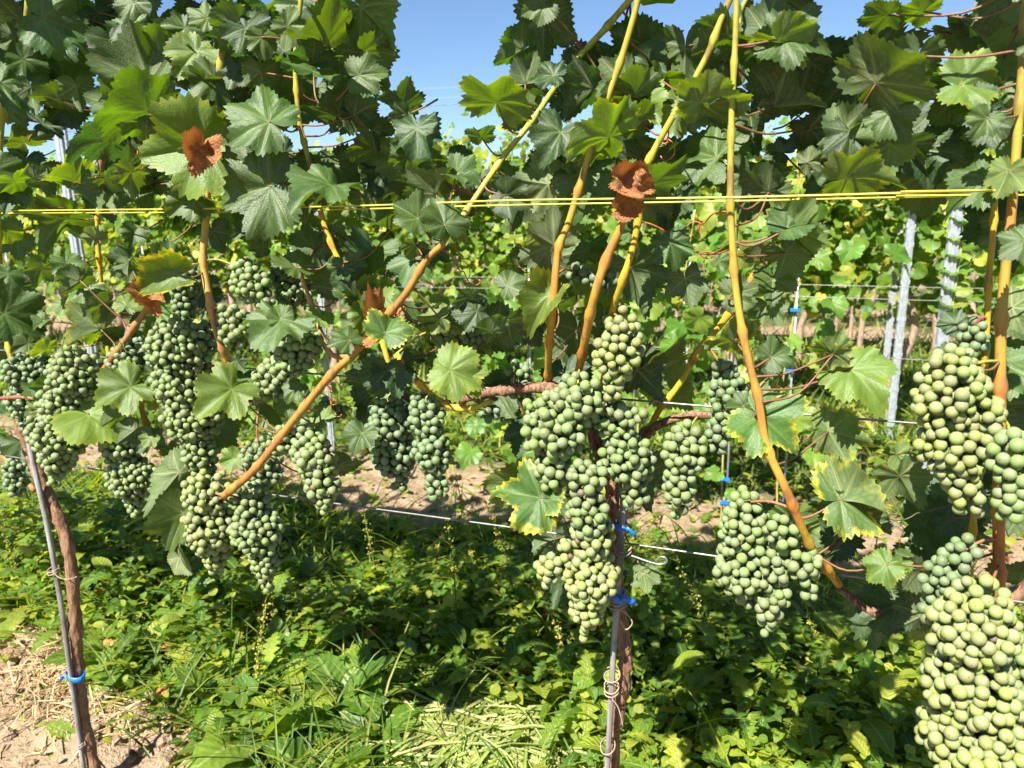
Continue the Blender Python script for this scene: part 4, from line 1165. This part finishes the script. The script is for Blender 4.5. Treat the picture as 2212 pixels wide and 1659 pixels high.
# weed height field in the near alley
def hfield(x, y): 
    h = .20 + .13 * vnoise(x, y, 2.1, 21) + .07 * vnoise(x, y, 6, 22)
    h = h * np.clip(.45 + (y - .15) * 1.1, .35, 1.0) * np.clip((1.40 - y) * 1.7, .08, 1)
    return np.clip(h, .03, .5)
ch = []
for templ, n, l0, l1, wd in (('oval', 26000, .016, .045, 1.0), ('round', 16000, .012, .034, 1.0), ('jag', 7600, .04, .11, 1.1), ('oval', 2200, .06, .12, .9)):
    P = points(n, -3.4, 1.5, -.1, 2.0)
    P[:, 2] += hfield(P[:, 0], P[:, 1]) * rng.beta(1.5, 1.1, len(P))
    ch.append(mass('weeds', templ, P, rng.uniform(l0, l1, len(P)), M_WEED, (-.3, .95), wid=wd))
P = points(14000, -6.5, 2.2, 2.0, 6.5, .2); P[:, 2] += rng.uniform(0, .07, len(P))
ch.append(mass('weeds', 'round', P, rng.uniform(.03, .07, len(P)), M_WEED, (-.2, .9), tint=(.3, 1)))
P = points(2600, -3.4, 1.5, -.1, 1.6); ch.append(mass('weeds', 'blade', P, rng.uniform(.15, .4, len(P)), M_WEED, (.7, 1.5), wid=.35))
stuff('weeds', ch, M_WEED, 'tangle of green broad-leaved weeds below and behind the near row')
ch = []
P = points(11000, -3.4, 1.5, .0, 1.35); P = P[vnoise(P[:, 0], P[:, 1], 2.4, 31) > .15]; ch.append(mass('grass', 'blade', P, rng.uniform(.08, .28, len(P)), M_GRASS, (.6, 1.5), wid=.55))
P = points(25000, -6.5, 2.2, 1.95, 6.5, .10); ch.append(mass('grass', 'bladeS', P, rng.uniform(.06, .17, len(P)), M_GRASS, (.4, 1.4), tint=(.3, 1)))
P = points(11000, -7, 2.4, 3.4, 6.6, .8); ch.append(mass('grass', 'bladeS', P, rng.uniform(.12, .32, len(P)), M_GRASS, (.6, 1.45), tint=(0, .7)))
P = points(7000, -14, 3, 6.3, 12, .5); ch.append(mass('grass', 'bladeS', P, rng.uniform(.1, .25, len(P)), M_GRASS, (.4, 1.4)))
stuff('grass', ch, M_GRASS, 'green grass growing among the weeds and in the alleys')
# cut grass lying at the lower middle, straw at the lower left
gc = GC
n = 4200
P = np.stack([rng.normal(gc.x, .19, n), rng.normal(gc.y, .075, n), np.zeros(n)], 1); P[:, 2] = gz(P[:, 0], P[:, 1]) + .02 + rng.uniform(0, .06, n) * np.exp(-((P[:, 0] - gc.x) / .25) ** 2)
c1 = mass('cut_grass', 'blade', P, rng.uniform(.14, .36, n), M_CLIP, (-.12, .32), wid=.5)
stuff('cut_grass', [c1], M_CLIP, 'pale cut grass lying in a heap at the bottom middle')
gs = gnd(120, 1520)
n = 900
P = np.stack([rng.normal(gs.x, .22, n), rng.normal(gs.y + .10, .12, n), np.zeros(n)], 1); P[:, 2] = gz(P[:, 0], P[:, 1]) + rng.uniform(.0, .03, n)
stuff('straw', [mass('straw', 'blade', P, rng.uniform(.06, .2, n), M_STRAW, (-.1, .25), wid=.45)], M_STRAW, 'dry straw and roots on the bare soil at the lower left')
# fallen brown vine leaves in the weeds
n = 70
P = points(700, -3.0, 1.4, .05, 2.2, .6)[:n]; n = len(P); P[:, 2] += hfield(P[:, 0], P[:, 1]) * .55
Fm = frames(rng.normal(size=(n, 3)), rng.normal(0, .5, (n, 3)) + np.array([0, 0, 1])) * rng.uniform(.02, .045, n)[:, None, None]
lv = LOW[2][0] * np.array([.8, 1, 1]); lv[:, 2] *= 2.2
V, F = scatter(lv, LOW[2][1], Fm, P)
tag(link('leaf_litter', mesh_np('leaf_litter', V, F, {'vein': np.zeros(len(V))}), M_DEAD), 'brown fallen leaves lying among the weeds', kind='stuff')
# clods
n = 1500
x = np.concatenate([rng.uniform(-2.6, -.6, 750), rng.uniform(-4.5, 1.6, 450)]); y = np.concatenate([rng.uniform(-.25, .7, 750), rng.normal(1.98, .22, 450)])
k = bare(x, y) > .35
x, y = x[k], y[k]
tv, tf = ico(2)
tv = tv * (1 + .28 * np.sin(tv @ np.array([[3.1, 5.2, 1.0], [4.0, -2.0, 3.3], [1.2, 4.4, -5.0]])).mean(1))[:, None]
n = len(x)
Fm = frames(rng.normal(size=(n, 3)), rng.normal(size=(n, 3))) * (rng.gamma(1.6, .0055, n) + .003)[:, None, None]
Fm[:, 2, :] *= .75
V, F = scatter(tv, tf, Fm, np.stack([x, y, gz(x, y) + .004], 1))
tag(link('soil_clods', mesh_np('soil_clods', V, F, smooth=False), M_SOIL), 'dry crumbled clods of soil on the bare ground', kind='stuff')
# dock plants with broad leaves
DM = []
for s, bnd, wv in ((1, 1.1, .02), (2, .6, .03), (3, 1.5, .015)):
    v, f, at_ = strip(16, lambda t, s=s: (.20 + .03 * s) * math.sin(math.pi * min(.985, (t * .86 + .13))) ** .6 * (1 + .13 * math.sin(t * 31 + s) + .07 * math.sin(t * 13)), bnd, .22, wv)
    me = mesh_np('leaf', v, f, {'mid': at_[:, 0], 'along': at_[:, 1]}); me.materials.append(M_DOCK); DM.append(me)
DOCK = [(330, 1190, .26, 'large dark dock plant behind the left trunk'), (600, 1400, .24, 'dock with holed leaves below the left bunches'), (740, 1480, .20, 'broad-leaved dock in the sun above the cut grass'),
 (900, 1440, .22, 'shaded dock with upright leaves above the cut grass'), (560, 1560, .20, 'round-leaved sunlit weed at the bottom left of the middle'), (1080, 1360, .20, 'dock under the middle grape bunches'), (1230, 1500, .22, 'dock just left of the middle stake foot'),
 (1450, 1390, .26, 'large sunlit dock right of the middle stake'), (1520, 1560, .24, 'dark dock at the bottom right of the middle stake'), (1700, 1420, .24, 'dock with jagged shadowed leaves under the right cane'), (1860, 1600, .26, 'dark broad-leaved dock at the bottom right'),
 (1950, 1480, .22, 'dock left of the largest grape bunch'), (1640, 1610, .2, 'dock at the bottom edge between stake and right bunch'), (230, 1380, .18, 'pale sunlit weed right of the left trunk'), (60, 1250, .2, 'sunlit weed patch plant at the left edge'),
 (420, 1300, .22, 'shaded dock below the hanging crinkled leaf'), (860, 1230, .22, 'dock in the deep shade under the middle wire'), (1000, 1270, .2, 'dock lit in patches right of the shaded middle'), (1760, 1300, .2, 'dock hidden in shade under the right old cane'), (1190, 1290, .18, 'small dock beside the middle bunch tip'),
 (790, 1560, .2, 'dock at the left end of the cut grass'), (470, 1480, .16, 'low bushy weed on the edge of the bare soil'), (700, 1620, .16, 'low dock at the bottom edge left of the cut grass')]
dr = random.Random(4)
for px, py, sz, lab in DOCK:
    g = gnd(px, py + 40, .06)
    b = Vector((g.x, g.y, float(gz(g.x, g.y))))
    e = empty('dock_plant', b)
    tag(e, lab, 'weed', 'dock weeds under the vines')
    nl = dr.randint(9, 14)
    for q_ in range(nl):
        az = q_ * 2.4 + dr.uniform(-.3, .3); el = dr.uniform(.35, 1.25)
        m = Vector((math.cos(az) * math.cos(el), math.sin(az) * math.cos(el), math.sin(el)))
        nn = Vector((-math.cos(az) * math.sin(el), -math.sin(az) * math.sin(el), math.cos(el))) + Vector((dr.gauss(0, .2), dr.gauss(0, .2), 0))
        x_ = m.cross(nn).normalized(); nn = x_.cross(m)
        sc = sz * dr.uniform(.5, 1.0)
        o = link('leaf', dr.choice(DM), None, e)
        o.matrix_basis = Matrix.Translation((m.x * .02, m.y * .02, .02)) @ Matrix((x_ * sc * dr.uniform(.9, 1.3), m * sc, nn * sc)).transposed().to_4x4()
# sorrel stalks with whorls of seeds
SOR = [(990, 1330, .5, 'yellow-green seed stalk under the middle wire'), (1110, 1250, .48, 'tall seed stalk left of the yellow-edged leaf'), (545, 1430, .35, 'sunlit pale seed stalk below the left bunches'), (600, 1290, .42, 'rusty seed stalk below the twin left bunches'),
 (1570, 1330, .5, 'rusty brown seed stalk right of the middle stake'), (1540, 1380, .45, 'second rusty seed stalk beside the right bunches'), (1780, 1420, .4, 'yellowish seed stalk in the shade under the right cane'), (1850, 1400, .4, 'drooping seed stalk near the right bunch'),
 (930, 1220, .5, 'seed stalk in front of the open soil strip'), (1040, 1200, .5, 'slender seed stalk at the edge of the soil strip'), (830, 1180, .4, 'orange-tipped seed stalk at the soil strip'), (1880, 1180, .5, 'thin seed stalk beyond the yellow leaf at the right'), (70, 1210, .42, 'orange seed stalk behind the left stake'), (1250, 1420, .35, 'seed stalk leaning below the middle bunch')]
for px, py, h, lab in SOR:
    g = gnd(px, py + 130, .0)
    g = Vector((g.x, max(g.y, .25), float(gz(g.x, g.y))))
    e = empty('sorrel_stalk', g)
    tag(e, lab, 'weed', 'seed stalks among the weeds')
    ln = dr.gauss(0, .12)
    path = spline([(0, 0, 0), (ln * .4, 0, h * .5), (ln, dr.gauss(0, .05), h)], 8)
    st = link('stem', mesh_np('stem', *tube_arrays(path, np.linspace(.003, .0012, len(path)), 5)), M_GRASS, e)
    n = 130
    t = rng.uniform(.3, 1, n); t = np.round(t * 16) / 16 + rng.normal(0, .006, n)
    ii = np.clip(t * (len(path) - 1), 0, len(path) - 1.001)
    P = np.stack([np.interp(ii, np.arange(len(path)), path[:, k]) for k in range(3)], 1) + rng.normal(0, .006, (n, 3)) * np.array([1, 1, .5])
    V, F = scatter(*ico(1), frames(rng.normal(size=(n, 3)), rng.normal(size=(n, 3))) * rng.uniform(.0016, .0038, n)[:, None, None], P)
    rust = any(w_ in lab for w_ in ('rusty', 'orange'))
    o = link('seeds', mesh_np('seeds', V, F, {'tint': np.repeat(rng.uniform(.55, .8, n) if not rust else rng.uniform(.8, 1, n), 42 if len(V) == n * 42 else len(V) // n)}), M_SEED, e)
    o['kind'] = 'stuff'
